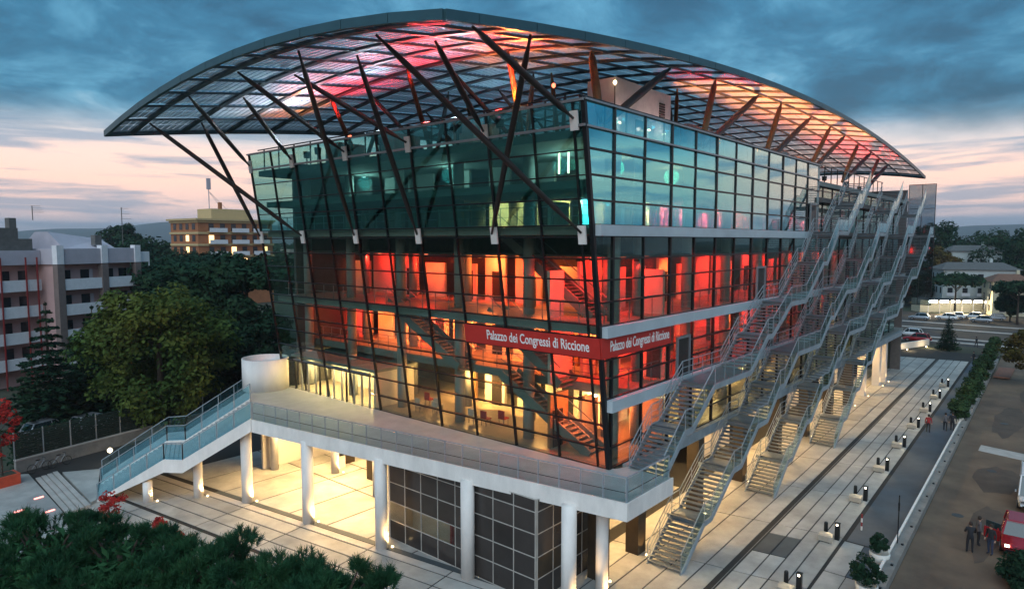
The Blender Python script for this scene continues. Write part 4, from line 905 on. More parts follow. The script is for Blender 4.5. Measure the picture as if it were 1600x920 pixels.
# apartment block, left
def wbox(p, ax, ay, u0, u1, v0, v1, z0, z1):
    P = Vector((p[0], p[1], 0)); ax = Vector((ax[0], ax[1], 0)); ay = Vector((ay[0], ay[1], 0)); q = lambda u, v, z: P + ax * u + ay * v + Vector((0, 0, z))
    return [q(u0, v0, z0), q(u1, v0, z0), q(u1, v1, z0), q(u0, v1, z0), q(u0, v0, z1), q(u1, v0, z1), q(u1, v1, z1), q(u0, v1, z1)]
def block_axes(a, b_):
    ax = (Vector(b_) - Vector(a)).normalized(); return ax, Vector((-ax.y, ax.x))
A0, A1 = (-3.1, 76.0), (7.0, 79.5); ax, ay = block_axes(A0, A1); LA = (Vector(A1) - Vector(A0)).length
ap = thing('apartment_block', 'pink and white apartment block with long balconies at the left edge', 'building', (A0[0], A0[1], 0))
def ab(nm, m, *a): return MB().hexa(wbox(A0, ax, ay, *a)).build(nm, m, ap)
ab('wall', 'wall_pink', .2, LA, 1.2, 13, 0, 15.2); ab('wall', 'wall_lilac', -.1, LA + .3, -.05, 12.5, 14.6, 16.5)
ab('wall', 'wall_pink', -9, .15, 4.2, 13, 0, 15.0); ab('wall', 'wall_lilac', -9.2, -.15, 2.8, 12.5, 14.6, 16.3)
for u in (-.2, LA * .52, LA - .35): ab('pier', 'pier_brown', u, u + .85, -.25, .6, 0, 14.55); ab('pier', 'parapet', u, u + .85, -.25, .6, 14.62, 16.9)
for z in (2.2, 5.25, 8.35, 11.45):
    for u0, u1 in ((.7, LA * .52 - .05), (LA * .52 + .9, LA - .4)):
        bl = ab('balcony', 'parapet', u0, u1, -.15, 0.0, z, z + 1.35); ab('balcony_slab', 'wall_lilac', u0, u1, .02, 1.19, z, z + .2)
        for q in range(2):
            a0 = u0 + .5 + q * (u1 - u0) * .5; w = ab('window', 'window_dark', a0, a0 + 1.1, 1.12, 1.18, z + .25, z + 2.4); 
        ab('shutter', 'wall_lilac', a0 + 1.15, a0 + 1.6, 1.11, 1.17, z + .3, z + 2.4)
    ab('balcony', 'parapet', LA + .35, LA + 2.3, .3, .45, z, z + 1.35); ab('balcony_slab', 'wall_lilac', LA + .02, LA + 2.3, .47, 2.4, z, z + .2)
    ab('balcony', 'parapet', -8.5, -.3, 2.6, 2.75, z, z + 1.35); ab('balcony_slab', 'wall_lilac', -8.5, -.3, 2.78, 4.19, z, z + .2)
    for q in range(4): ab('window', 'window_dark' if (q, z) != (1, 11.45) else 'win_warm', -8 + q * 2.0, -7 + q * 2.0, 4.12, 4.18, z + .25, z + 2.4)
for u in (-.9, -2.2, -5.0): ab('red_pole', 'pole_red', u, u + .13, 2.35, 2.48, 0, 15.5)
ab('corner_post', 'parapet', LA + 2.2, LA + 2.32, .32, .44, 0, 15.3); ab('parapet_glass', 'parapet', LA + .4, LA + 2.3, .3, .4, 14.6, 16.0)
b = MB(); q = wbox(A0, ax, ay, 2.2, LA - 1.5, 2, 10, 16.5, 18.6); c0 = [Vector(v) for v in q]
for i in (4, 5, 6, 7): c0[i] = c0[i].lerp((c0[4] + c0[5] + c0[6] + c0[7]) / 4, .0)
mid0 = (c0[4] + c0[7]) / 2; b.hexa([c0[0], c0[1], c0[2], c0[3], c0[4].lerp(c0[7], .35), c0[5].lerp(c0[6], .35) - Vector((0, 0, .9)), c0[6].lerp(c0[5], .35) - Vector((0, 0, .9)), c0[7].lerp(c0[4], .35)]); b.build('roof', 'wall_lilac', ap)
ab('roof', 'roof_grey', -8, -.6, 3.4, 11, 16.3, 17.7); ab('chimney', 'roof_grey', -4.6, -1.2, 5, 8, 17.7, 19.0); ab('chimney', 'roof_grey', -2.0, -1.2, 5.2, 6, 19.0, 20.2); ab('chimney', 'roof_grey', LA * .6, LA * .6 + .9, 2, 2.8, 16.9, 18.2)
def antenna(lb, x, y, z, h):
    t = thing('roof_antenna', lb, 'antenna', (x, y, z)); b = MB(); b.box(x - .04, x + .04, y - .04, y + .04, z, z + h)
    for k in range(4): b.beam((x - .1, y + .1, z + h * (.55 + .14 * k)), (x + 1.0 - .1 * k, y - .9 + .1 * k, z + h * (.55 + .14 * k)), .04, .04)
    b.build('mast', 'roof_grey', t)
antenna('tall thin rooftop aerial rising over the pink apartment block', 6.3, 82, 17.0, 5.0); antenna('short rooftop aerial on the left chimney of the apartment block', -4.0, 81.5, 20, 1.8)
# orange apartment block
O0, O1 = (50.8, 158.0), (70.5, 159.6); ox, oy = block_axes(O0, O1)
ob = thing('orange_apartment_block', 'orange brick apartment block with cream bands and a roof mast', 'building', (O0[0], O0[1], 0))
def obx(nm, m, *a): return MB().hexa(wbox(O0, ox, oy, *a)).build(nm, m, ob)
obx('wall', 'brick_orange', 0, 22, 0, 14, 0, 22.3)
for z in (6.9, 10.0, 13.1, 16.2, 19.3, 22.3): obx('cornice', 'band_cream', -.3, 22.3, -.35, 14.3, z, z + .55)
obx('cornice', 'band_cream', -.9, 22.6, -.9, 14.6, 22.9, 23.4); obx('roof_storey', 'band_cream', 5.5, 17, 3, 10, 23.4, 26.2); obx('chimney', 'brick_orange', 8.2, 9.0, 3.5, 4.3, 26.2, 28.0)
for z in (7.5, 10.6, 13.7, 16.8, 19.9):
    for k in range(3): obx('balcony', 'parapet', 2.4 + k * 6.4, 7.4 + k * 6.4, -1.5, -1.4, z - .1, z + 1.0); obx('balcony_slab', 'band_cream', 2.4 + k * 6.4, 7.4 + k * 6.4, -1.39, -.36, z - .1, z + .1)
    for k in range(6):
        lit = (z, k) in ((13.7, 2), (13.7, 5), (16.8, 0), (10.6, 3))
        obx('window', 'win_warm' if lit else 'window_dark', 2.9 + k * 3.2, 4.3 + k * 3.2, -.06, -.02, z + .1, z + 2.2)
    for k in range(4): 
        P = MB().hexa(wbox(O0, ox, oy, -.08, -.02, 1.4 + k * 3.2, 2.9 + k * 3.2, z + .6, z + 2.2)).build('window', 'win_warm' if (z, k) in ((13.7, 1), (16.8, 1)) else 'window_dark', ob)
b = MB(); b.tube([(57, 164.5, 26), (57, 164.5, 34)], .12, 6); b.box(56.5, 57.5, 164.2, 164.8, 31.5, 34.5); b.tube([(57, 164.5, 31), (63, 166, 26)], .06, 5); b.tube([(57, 164.5, 31), (60, 163, 26)], .06, 5); b.build('mast', 'wall_lilac', ob)
# fence and wall at the left
fw_ = thing('boundary_fence', 'dark mesh fence on a low stone wall behind the terrace staircase', 'fence', (-11, 43.5, 0))
F0, F1 = Vector((-15.6, 42.4, 0)), Vector((4.0, 46.6, 0)); fd = (F1 - F0)
MB().beam(F0 + Vector((0, 0, .45)), F1 + Vector((0, 0, .45)), .3, .95).build('wall_body', 'concrete_dark', fw_); MB().beam(F0 + Vector((0, 0, .98)), F1 + Vector((0, 0, .98)), .38, .10).build('coping', 'concrete', fw_)
for k in range(11):
    p = F0 + fd * k / 10; MB().box(p.x - .04, p.x + .04, p.y - .04, p.y + .04, 1.0, 3.1).build('post', 'frame_grey', fw_)
    if k < 10:
        q = F0 + fd * (k + .96) / 10; p2 = F0 + fd * (k + .04) / 10; b = MB()
        for s in range(12): z = 1.1 + s * .17; b.beam(p2 + Vector((0, 0, z)), q + Vector((0, 0, z)), .03, .11)
        b.build('mesh_panel', 'fence_mesh', fw_)
hd = thing('fence_hedge', 'dark hedge growing along the inner side of the boundary fence', 'hedge', (-6, 45, 0)); HP = np.array([np.array(F0 + fd * t_) + np.array([0, .9, z_]) for t_, z_ in zip(rng.uniform(0, 1, 6500), rng.uniform(.1, 2.7, 6500))]) + rng.normal(0, .22, (6500, 3)); HV, HQ = leaves(HP, unit(len(HP)), .17); fastmesh('foliage', HV, HQ, 'leaf_dark', hd)
def bike(lb, x, y, rz):
    t = thing('bicycle', lb, 'bicycle', (x, y, 0), rz=rz); o0 = ORG[t.name].copy(); ORG[t.name] = Vector((0, 0, 0))
    for dx in (-.52, .52):
        b = MB(); b.tube([(dx + .33 * math.cos(a), 0, .34 + .33 * math.sin(a)) for a in np.linspace(0, 2 * math.pi, 17)], .025, 5, False); b.build('wheel', 'tyre', t)
    b = MB(); b.tube([(-.52, 0, .34), (-.1, 0, .82), (.36, 0, .82), (.52, 0, .34)], .02, 5); b.tube([(-.1, 0, .82), (.02, 0, .32), (.36, 0, .82)], .02, 5); b.tube([(.36, 0, .82), (.34, 0, 1.0)], .02, 5); b.build('frame', 'frame_grey', t)
    b = MB(); b.tube([(.34, -.25, 1.0), (.34, .25, 1.0)], .02, 5); b.build('handlebar', 'frame_black', t); MB().box(-.2, .06, -.06, .06, .88, .94).build('saddle', 'frame_black', t); ORG[t.name] = o0
bike('bicycle leaning by the low wall, left of two', -14.3, 41.5, .25); bike('bicycle leaning by the low wall, right of two', -12.9, 41.7, .2)
op = thing('orange_planter', 'square orange planter box at the left edge under the red tree', 'planter', (-16.3, 40.9, 0)); MB().prism([(-17.4, 39.3), (-15.9, 39.6), (-16.0, 40.9), (-17.5, 40.6)], 0, .75).build('planter_box', 'orange_paint', op); MB().prism([(-17.25, 39.5), (-16.1, 39.75), (-16.2, 40.7), (-17.3, 40.45)], .75, .78).build('earth', 'soil', op)
for lb, x, y in (('pink light bar set in the forecourt, farthest of three', -15.9, 35.3), ('pink light bar set in the forecourt, nearest the steps', -16.1, 32.1), ('pink light bar set in the forecourt, leftmost of three', -17.4, 33.6)):
    o = MB().prism([(x - .28, y - .12), (x + .28, y - .02), (x + .28, y + .12), (x - .28, y + .02)], 0, .05).build('ground_light', 'lamp_pink'); setp(o, lb, 'light')
gl_ = thing('globe_lamp', 'small glowing globe lamp by the head of the terrace staircase foot', 'lamp', (-10, 39.8, 0)); MB().lathe((-10, 39.8, 0), [(.05, 0), (.05, .75)], 8).build('post', 'frame_black', gl_); MB().lathe((-10, 39.8, .75), [(.05, 0), (.17, .1), (.2, .2), (.17, .3), (.05, .4)], 12).build('globe', 'lamp_globe', gl_, True); light('globe_light', 'POINT', (-10, 39.5, 1.0), 25, (1, .85, .6), gl_, .2)

# ---- vehicles
def car(lb, x, y, rz, paint, L_=4.2, W_=1.74, H_=1.48, van=False, door=False, group=None, lights=False, cat='car', name='parked_car'):
    t = thing(name, lb, cat, (x, y, 0), group, rz); keep = ORG[t.name].copy(); ORG[t.name] = Vector((0, 0, 0)); h = L_ / 2; w = W_ / 2
    b = MB()
    S = [(-h, .82, .38, .72), (-h + .12, .94, .30, .86), (-h + .9, 1, .24, .92), (0, 1, .22, .90), (h - 1.2, 1, .24, .88), (h - .35, .95, .28, .74), (h, .78, .36, .58)] if not van else [(-h, .93, .35, 1.0), (-h + .2, 1, .28, 1.05), (0, 1, .25, 1.05), (h - .7, 1, .25, 1.0), (h - .2, .95, .3, .9), (h, .85, .4, .75)]
    k = len(b.v)
    for (sx, sw, z0, z1) in S:
        ww = w * sw; b.v += [(sx, -ww * .94, z0), (sx, -ww, (z0 + z1) / 2), (sx, -ww * .93, z1), (sx, ww * .93, z1), (sx, ww, (z0 + z1) / 2), (sx, ww * .94, z0)]
    for i in range(len(S) - 1):
        for j in range(6): b.f.append((k + i * 6 + j, k + i * 6 + (j + 1) % 6, k + (i + 1) * 6 + (j + 1) % 6, k + (i + 1) * 6 + j))
    b.f.append(tuple(k + j for j in range(6))); b.f.append(tuple(k + (len(S) - 1) * 6 + j for j in reversed(range(6))))
    body = b.build('body', paint, t, True)
    zb = .88 if not van else 1.02
    C = [(-h + .25, .86, zb), (-h + .62, .72, H_), (.35, .74, H_ + .02), (h - 1.15, .90, zb - .02)] if not van else [(-h + .05, .95, zb), (-h + .15, .88, H_), (h - 1.25, .86, H_), (h - .45, .92, zb - .05)]
    g = MB(); q = [(c[0], s * w * c[1], c[2]) for c in C for s in (-1, 1)]
    g.v = q; g.f = [(0, 2, 3, 1), (4, 6, 7, 5), (0, 6, 4, 2), (1, 3, 5, 7), (0, 1, 7, 6)]; g.build('windows', 'car_glass', t)
    r = MB(); r.hexa([(C[1][0] - .04, -w * C[1][1] - .01, H_ - .03), (C[2][0] + .04, -w * C[2][1] - .01, H_ - .01), (C[2][0] + .04, w * C[2][1] + .01, H_ - .01), (C[1][0] - .04, w * C[1][1] + .01, H_ - .03),
                      (C[1][0] + .05, -w * .62, H_ + .05), (C[2][0] - .1, -w * .62, H_ + .06), (C[2][0] - .1, w * .62, H_ + .06), (C[1][0] + .05, w * .62, H_ + .05)]); r.build('roof', paint, t)
    for s in (-1, 1):
        for pa, pb_, pw in (((C[3][0], s * w * C[3][1], C[3][2]), (C[2][0], s * w * C[2][1], H_), .07), ((C[0][0], s * w * C[0][1], C[0][2]), (C[1][0], s * w * C[1][1], H_), .09), ((0, s * w * .9, zb - .02), (-.05, s * w * .745, H_), .06)): MB().beam(pa, pb_, pw, pw).build('pillar', paint, t)
        for xx in (-h + .78, h - .82):
            wl = MB(); wl.tube([(xx, s * (w - .2), .32), (xx, s * (w + .01), .32)], .32, 16); wh = wl.build('wheel', 'tyre', t); rm = MB(); rm.tube([(xx, s * (w - .02), .32), (xx, s * (w + .025), .32)], .20, 10); rm.build('rim', 'rim', wh)
        MB().box(h - .16, h - .015, s * w * .62 - .11, s * w * .62 + .11, .57, .68).build('headlight', 'lamp_bollard' if lights else 'rim', t); MB().box(-h - .01, -h + .1, s * w * .66 - .13, s * w * .66 + .13, .66, .82).build('tail_light', 'pole_red', t)
        MB().box(h - 1.45, h - 1.28, s * (w + .02) - .06, s * (w + .02) + .14 * s, .92, 1.04).build('mirror', paint, t)
    MB().box(h - .12, h + .03, -w * .7, w * .7, .34, .46).build('bumper', 'frame_black', t)
    if door: d = MB(); d.beam((.75, -w, .62), (.35, -w - .78, .62), .05, .62); dd = d.build('door', paint, t); d = MB(); d.beam((.72, -w, 1.12), (.36, -w - .70, 1.12), .03, .36); d.build('door_window', 'car_glass', dd)
    ORG[t.name] = keep; return t
car('red car standing with a front door open at the right edge of the car park', 18.5, -15.9, R(183), 'car_red', door=True, lights=True)
car('white van cut by the right edge of the picture', 27.0, -16.3, R(182), 'car_white', 4.9, 1.95, 2.1, True, cat='van', name='parked_van')
GC = 'cars parked far behind the plaza'
for lb, x, y, rz, p in (('silver car parked beyond the end of the hall, leftmost of the far row', 143, 9.2, 1.5, 'car_silver'), ('white car with lit lamps in the far row, near the restaurant', 146.5, 4.6, 1.6, 'car_white'), ('white car just behind the lit one in the far row', 150.5, 3.6, 1.6, 'car_white'),
                        ('large pale car in the far row, right of the lit one', 152.5, .3, 1.5, 'car_white'), ('blue grey car in front of the large pale one', 146, -1.8, 1.5, 'car_silver'), ('pale car on the near lane by the end of the hall', 111.5, 5.6, 1.45, 'car_white'), ('pale car at the right end of the far row', 152.5, -3.6, 1.6, 'car_silver')):
    car(lb, x, y, rz, p, group=GC, lights='lamps' in lb)
car('dark red car low behind the end of the hall', 104.8, 3.4, 1.5, 'car_red', group=GC)
for lb, x, y in (('pale car parked behind the fence, left of two', -11.0, 52.0), ('pale car parked behind the fence, right of two', -7.6, 51.2)): car(lb, x, y, .3, 'car_silver', group='cars behind the fence')
# ---- people
def person(lb, x, y, rz, top, leg, h=1.74, pose=0, group=None, z=0):
    J = {'pel': (0, 0, .95), 'bel': (0, 0, 1.10), 'che': (.01, 0, 1.32), 'nec': (.02, 0, 1.47), 'hd0': (.035, 0, 1.55), 'hd1': (.04, 0, 1.68)}
    rad = {'pel': .145, 'bel': .135, 'che': .155, 'nec': .058, 'hd0': .075, 'hd1': .088}
    E_ = [('pel', 'bel'), ('bel', 'che'), ('che', 'nec'), ('nec', 'hd0'), ('hd0', 'hd1')]
    st_ = .16 if pose == 2 else .03
    for s, nm in ((1, 'l'), (-1, 'r')):
        f = st_ * s
        J.update({nm + 'hip': (0, .10 * s, .88), nm + 'kne': (f * .6 + .02, .115 * s, .49), nm + 'ank': (f - .02, .12 * s, .09), nm + 'toe': (f + .13, .13 * s, .045), nm + 'sho': (0, .19 * s, 1.42)})
        rad.update({nm + 'hip': .095, nm + 'kne': .066, nm + 'ank': .048, nm + 'toe': .042, nm + 'sho': .068})
        if pose == 1: J.update({nm + 'elb': (.08, .25 * s, 1.16), nm + 'wri': (.30, .13 * s, 1.14), nm + 'han': (.38, .09 * s, 1.17)})
        else: J.update({nm + 'elb': (-.02 - f * .4, .26 * s, 1.15), nm + 'wri': (.06 - f * .8, .27 * s, .92), nm + 'han': (.09 - f * .8, .265 * s, .83)})
        rad.update({nm + 'elb': .05, nm + 'wri': .036, nm + 'han': .042})
        E_ += [('pel', nm + 'hip'), (nm + 'hip', nm + 'kne'), (nm + 'kne', nm + 'ank'), (nm + 'ank', nm + 'toe'), ('che', nm + 'sho'), (nm + 'sho', nm + 'elb'), (nm + 'elb', nm + 'wri'), (nm + 'wri', nm + 'han')]
        for q in range(5):
            a = (-.03 + .015 * q); fn = nm + 'f%d' % q; hp = Vector(J[nm + 'han']); dr = (hp - Vector(J[nm + 'wri'])).normalized(); sdv = Vector((1, 0, 0)) if pose != 1 else Vector((0, 0, 1))
            ln = (.05, .085, .095, .088, .07)[q]; J[fn] = tuple(hp + dr * ln + sdv * (a * 1.6 if q else -.055)); rad[fn] = .010; E_.append((nm + 'han', fn))
    keys = list(J); sc = h / 1.76; me = bpy.data.meshes.new('body'); me.from_pydata([tuple(c * sc for c in J[k]) for k in keys], [(keys.index(a), keys.index(c)) for a, c in E_], [])
    tmp = bpy.data.objects.new('tmp', me); COL.objects.link(tmp); tmp.modifiers.new('s', 'SKIN'); sv = me.skin_vertices[0].data
    for i, k in enumerate(keys): sv[i].radius = (rad[k] * sc * (1.12 if k in ('bel', 'che', 'pel') else 1), rad[k] * sc * (.82 if k in ('bel', 'che', 'pel') else 1)); sv[i].use_root = (k == 'pel')
    sm = tmp.modifiers.new('u', 'SUBSURF'); sm.levels = 1; sm.render_levels = 1; bpy.context.view_layer.update()
    bm_ = bpy.data.meshes.new_from_object(tmp.evaluated_get(bpy.context.evaluated_depsgraph_get())); bpy.data.objects.remove(tmp)
    for m in (leg, top, 'skin', 'cloth_dark'): bm_.materials.append(MATS[m])
    for p in bm_.polygons:
        c = p.center / sc; arm = abs(c.y) > .17 or c.x > .2
        p.material_index = 3 if c.z < .10 else (0 if c.z < .93 and not (arm and c.z > .80) else (2 if c.z > 1.49 or (arm and (c.z < .93 or c.x > .28)) else 1)); p.use_smooth = True
    t = thing('person', lb, 'person', (x, y, z), group, rz); keep = ORG[t.name].copy(); ORG[t.name] = Vector((0, 0, 0))
    bo = link('body', bm_, None, t); hc = J['hd1']; b = MB()
    b.lathe((hc[0] * sc - .025, 0, hc[2] * sc - .06), [(.075, -.05), (.098, .02), (.10, .08), (.078, .14), (.03, .17)], 12); b.build('hair', 'hair', t, True)
    f = MB(); f.lathe((hc[0] * sc + .092, 0, hc[2] * sc - .07), [(.004, -.02), (.016, -.012), (.011, .01), (.003, .03)], 6); f.build('nose', 'skin', t, True)
    for s in (-1, 1): MB().box(hc[0] * sc + .082, hc[0] * sc + .092, s * .034 - .011, s * .034 + .011, hc[2] * sc - .035, hc[2] * sc - .022).build('eye', 'hair', t)
    ORG[t.name] = keep; return t
person('person in dark clothes, left of the three by the red car', 15.7, -13.85, .3, 'cloth_dark', 'cloth_dark', 1.78, 1)
person('person in a grey jacket, middle of the three by the red car', 17.1, -14.1, -1.2, 'cloth_grey', 'cloth_dark', 1.72, 0)
person('person in dark clothes, right of the three, next to the open car door', 16.2, -14.75, 2.6, 'cloth_dark', 'cloth_blue', 1.74, 0)
GP = 'people walking on the plaza'
person('person walking on the dark walkway halfway along the plaza, left of a pair', 43.2, -9.0, 0, 'cloth_grey', 'cloth_dark', 1.7, 2, GP); person('person walking on the dark walkway halfway along the plaza, right of a pair', 43.6, -9.5, 0, 'cloth_dark', 'cloth_dark', 1.75, 2, GP)
person('person in dark clothes at the far end of the plaza, left of a pair', 86, -6.7, 2, 'cloth_dark', 'cloth_dark', 1.76, 2, GP); person('person in dark clothes at the far end of the plaza, right of a pair', 86.8, -7.6, 2, 'cloth_grey', 'cloth_dark', 1.7, 0, GP)
person('person crossing beyond the end of the plaza near the cone shaped tree', 104, -5.2, 1, 'cloth_dark', 'cloth_dark', 1.75, 2, GP)
person('person in red by a lamp bollard halfway along the plaza', 41.6, -7.9, 0, 'cloth_red', 'cloth_dark', 1.68, 0, GP)
# ---- bollards, blocks, planters
ordn = ('nearest', 'second', 'third', 'fourth', 'fifth', 'sixth', 'seventh', 'eighth', 'farthest')
for k in range(9):
    x = 4.75 + 7.55 * k; y = -7.45 + .027 * (x - 4.7)
    t = thing('lamp_bollard', f'dark lamp bollard with a lit head on the plaza edge, {ordn[k]} of the row', 'bollard', (x + .35, y - .5, 0), 'lamp bollards along the plaza')
    MB().box(x + .24, x + .46, y - .62, y - .38, 0, .95).build('post', 'frame_black', t); MB().box(x + .22, x + .48, y - .64, y - .36, .97, 1.0).build('cap', 'frame_black', t)
    MB().box(x + .215, x + .24, y - .55, y - .45, .86, .97).build('lens', 'lamp_bollard', t); light('bollard_light', 'SPOT', (x + .15, y - .5, .95), 26, (1, .82, .52), t, .05, (x - 1.6, y + .3, 0), 120)
    t = thing('dark_bollard', f'plain dark bollard behind a stone block, {ordn[k]} of the row', 'bollard', (x + .3, y + .12, 0), 'plain bollards along the plaza'); MB().lathe((x + .3, y + .12, 0), [(.12, 0), (.11, .85), (.08, .92)], 12).build('post', 'frame_black', t)
    t = thing('stone_block', f'low stone seat block in front of a bollard, {ordn[k]} of the row', 'block', (x - .2, y, 0), 'stone blocks along the plaza'); b = MB(); b.hexa([(x - .55, y - .45, .06), (x + .05, y - .35, .06), (x + .05, y + .35, .06), (x - .55, y + .3, .06), (x - .55, y - .45, .38), (x + .05, y - .35, .42), (x + .05, y + .35, .42), (x - .55, y + .3, .38)]); b.build('seat', 'stone_block', t); MB().box(x - .5, x, y - .3, y + .25, 0, .06).build('foot', 'frame_black', t)
for lb, x, y in (('red and white marker post on the walkway near the car park wall', 15.0, -8.5),):
    t = thing('marker_post', lb, 'post', (x, y, 0))
    for i in range(4): MB().lathe((x, y, i * .25), [(.05, 0), (.05, .25)], 8).build('band', 'pole_red' if i % 2 else 'white', t)
t = thing('sign_pole', 'thin dark pole beside the car park wall', 'pole', (13.4, -10.7, 0)); MB().lathe((13.4, -10.7, 0), [(.03, 0), (.03, 3.2)], 8).build('pole', 'frame_black', t); MB().lathe((13.4, -10.7, 2.3), [(.045, 0), (.055, .45), (.03, .5)], 8).build('plate', 'frame_black', t)
for lb, x, y, s in (('white round planter with a dark shrub by the car park wall, farther of two', 11.0, -10.3, .8), ('white round planter with a full green shrub, nearest the bottom edge', 6.8, -10.6, 1.25)):
    t = thing('planter', lb, 'planter', (x, y, 0)); MB().lathe((x, y, 0), [(.34, 0), (.46, .25), (.52, .62), (.46, .66), (.44, .58)], 16).build('pot', 'pot_white', t, True); crown('shrub', t, (x, y, .75 + .45 * s), (.55 * s, .55 * s, .55 * s), 22, 60, .10, 'leaf_dark', .4)
for k in range(8):
    f = k / 7; x = 48 + 54 * f; y = -9.55 + 1.75 * f
    t = thing('hedge_planter', f'planter with clipped green hedge along the wall, {("nearest", "second", "third", "fourth", "fifth", "sixth", "seventh", "farthest")[k]} of eight', 'planter', (x, y, 0), 'hedge planters along the wall')
    MB().box(x - 1.2, x + 1.2, y - .4, y + .4, 0, .55).build('box', 'pot_white', t); crown('hedge', t, (x + random.uniform(-.5, .5), y, 1.25), (random.uniform(1.5, 2.3), .7, random.uniform(.75, 1.1)), 30, 80, .15, 'leaf_hedge', .26)
t = thing('wooden_platform', 'low reddish wooden platform on the car park beside the hedge planters', 'platform', (79, -10.6, 0))
for k in range(9): MB().box(75.2 + k * .9, 76.0 + k * .9, -11.6, -9.9, .12, .3).build('plank', 'wood_plank', t)
t = thing('dark_bush', 'dark bush at the lower right corner of the car park', 'bush', (13.2, -16.4, 0)); crown('foliage', t, (13.2, -16.5, .6), (1.3, 1.0, 1.0), 40, 90, .12, 'leaf_dark', .35)
tree('small yellowing tree at the right edge beyond the wooden platform', (73, -13.6, 0), 6.6, 3.0, 'leaf_autumn', 'small_tree', 50, 90, .18)
conifer('cone shaped dark fir at the far end of the plaza', (98, -2.0, 0), 5.4, 1.7, per=240, size=.2)
# ---- far right: villas, restaurant, trees
def villa(lb, x, y, rz, w, d, h, m, roof='roof_tile', fl=3, group=None):
    t = thing('villa', lb, 'building', (x, y, 0), group, rz); keep = ORG[t.name].copy(); ORG[t.name] = Vector((0, 0, 0))
    MB().box(-w / 2, w / 2, -d / 2, d / 2, 0, h).build('wall', m, t)
    b = MB(); b.hexa([(-w / 2 - .6, -d / 2 - .6, h), (w / 2 + .6, -d / 2 - .6, h), (w / 2 + .6, d / 2 + .6, h), (-w / 2 - .6, d / 2 + .6, h), (-w / 2 + 2, -.4, h + 1.7), (w / 2 - 2, -.4, h + 1.7), (w / 2 - 2, .4, h + 1.7), (-w / 2 + 2, .4, h + 1.7)]); rf = b.build('roof', roof, t); MB().box(w * .2, w * .2 + .6, -.4, .4, h + 1, h + 2.6).build('chimney', m, rf)
    for f in range(fl):
        z = .9 + f * (h / fl)
        for k in range(max(2, int(w / 3))):
            xx = -w / 2 + (k + .5) * w / max(2, int(w / 3)); q = MB().box(xx - .55, xx + .55, -d / 2 - .05, -d / 2 - .01, z, z + 1.5).build('window', 'window_dark', t); MB().box(xx - .65, xx + .65, -d / 2 - .12, -d / 2 - .055, z - .12, z - .02).build('sill', 'white', q)
            if f: MB().box(xx - .9, xx + .9, -d / 2 - .9, -d / 2 - .8, z - .5, z + .3).build('balcony', 'parapet', t)
        for k in range(max(2, int(d / 3))):
            yy = -d / 2 + (k + .5) * d / max(2, int(d / 3)); MB().box(-w / 2 - .05, -w / 2 - .01, yy - .5, yy + .5, z, z + 1.5).build('window', 'window_dark', t); MB().box(w / 2 + .01, w / 2 + .05, yy - .5, yy + .5, z, z + 1.5).build('window', 'window_dark', t)
    ORG[t.name] = keep; return t
villa('pale blue villa with a flat tiled roof above the restaurant', 176, 3.0, -1.2, 16, 11, 10.4, 'villa_wall', 'roof_grey')
villa('cream villa with dark windows at the right end of the restaurant', 168, -4.5, -1.2, 8, 8, 8.0, 'villa_cream')
villa('grey house beyond the end of the hall, behind the trees', 222, 24, -1.1, 18, 12, 13, 'wall_lilac')
villa('tall pale house farther back above the villas', 215, 8, -1.2, 13, 10, 14.5, 'villa_wall', 'roof_grey')
t = thing('restaurant', 'low restaurant with a glowing lamp strip under its awning', 'building', (167, 5, 0))
RA = Vector((160.5, 11.5, 0)); RBp = Vector((170, -1.0, 0)); rd = RBp - RA; rn = Vector((rd.y, -rd.x, 0)).normalized()
MB().beam(RA + rn * -3 + Vector((0, 0, 1.6)), RBp + rn * -3 + Vector((0, 0, 1.6)), 4.0, 3.2).build('wall', 'villa_cream', t); MB().beam(RA + Vector((0, 0, 3.3)), RBp + Vector((0, 0, 3.3)), 4.5, .25).build('awning', 'roof_grey', t)
for k in range(6):
    p = RA + rd * (k + .12) / 6; q = RA + rd * (k + .85) / 6; MB().beam(p + Vector((-1.6, -1.3, 2.9)), q + Vector((-1.6, -1.3, 2.9)), .25, .55).build('strip_lamp', 'lamp_white', t)
    p = RA + rd * k / 6; MB().box(p.x - 1.8, p.x - 1.65, p.y - 1.6, p.y - 1.45, 0, 3.2).build('post', 'white', t)
light('restaurant_light', 'AREA', (163, 3.5, 2.8), 2600, (1, .75, .4), t, 9, (158, 1, 0))
# far walls and steps by the road
t = thing('far_ramp_wall', 'low pale wall lit from below at the far end of the plaza', 'wall', (97, 3, 0)); MB().beam((91, 4.6, .5), (101.5, 1.2, .5), .3, 1.0).build('wall_body', 'plaster', t)
for x, y in ((93.5, 3.2), (99, 1.4)): o = MB().lathe((x, y - .3, 0), [(.1, 0), (.06, .12)], 8).build('ground_spot', 'lamp_warm', t); light('wall_light', 'POINT', (x - .4, y - .8, .4), 70, (1, .75, .4), t, .1)
for lb, x, y, h, r in (('low dark evergreen filling the gap by the round turret', 5.5, 52.0, 8.5, 4.6), ('dark evergreen behind the boundary fence, right of the broadleaf tree', 3.0, 58.0, 9.5, 4.8), ('dark evergreen behind the left corner of the glass hall', 10.5, 56.0, 11.0, 5.0), ('dark evergreen between the umbrella pines', 9.0, 72.0, 11.5, 5.5), ('dark evergreen behind the two firs', -2.0, 62.0, 8.5, 4.5)):
    tree(lb, (x, y, 0), h, r, 'leaf_dark', 'evergreen_tree', 70, 130, .3, 1.0, 'evergreens behind the fence')
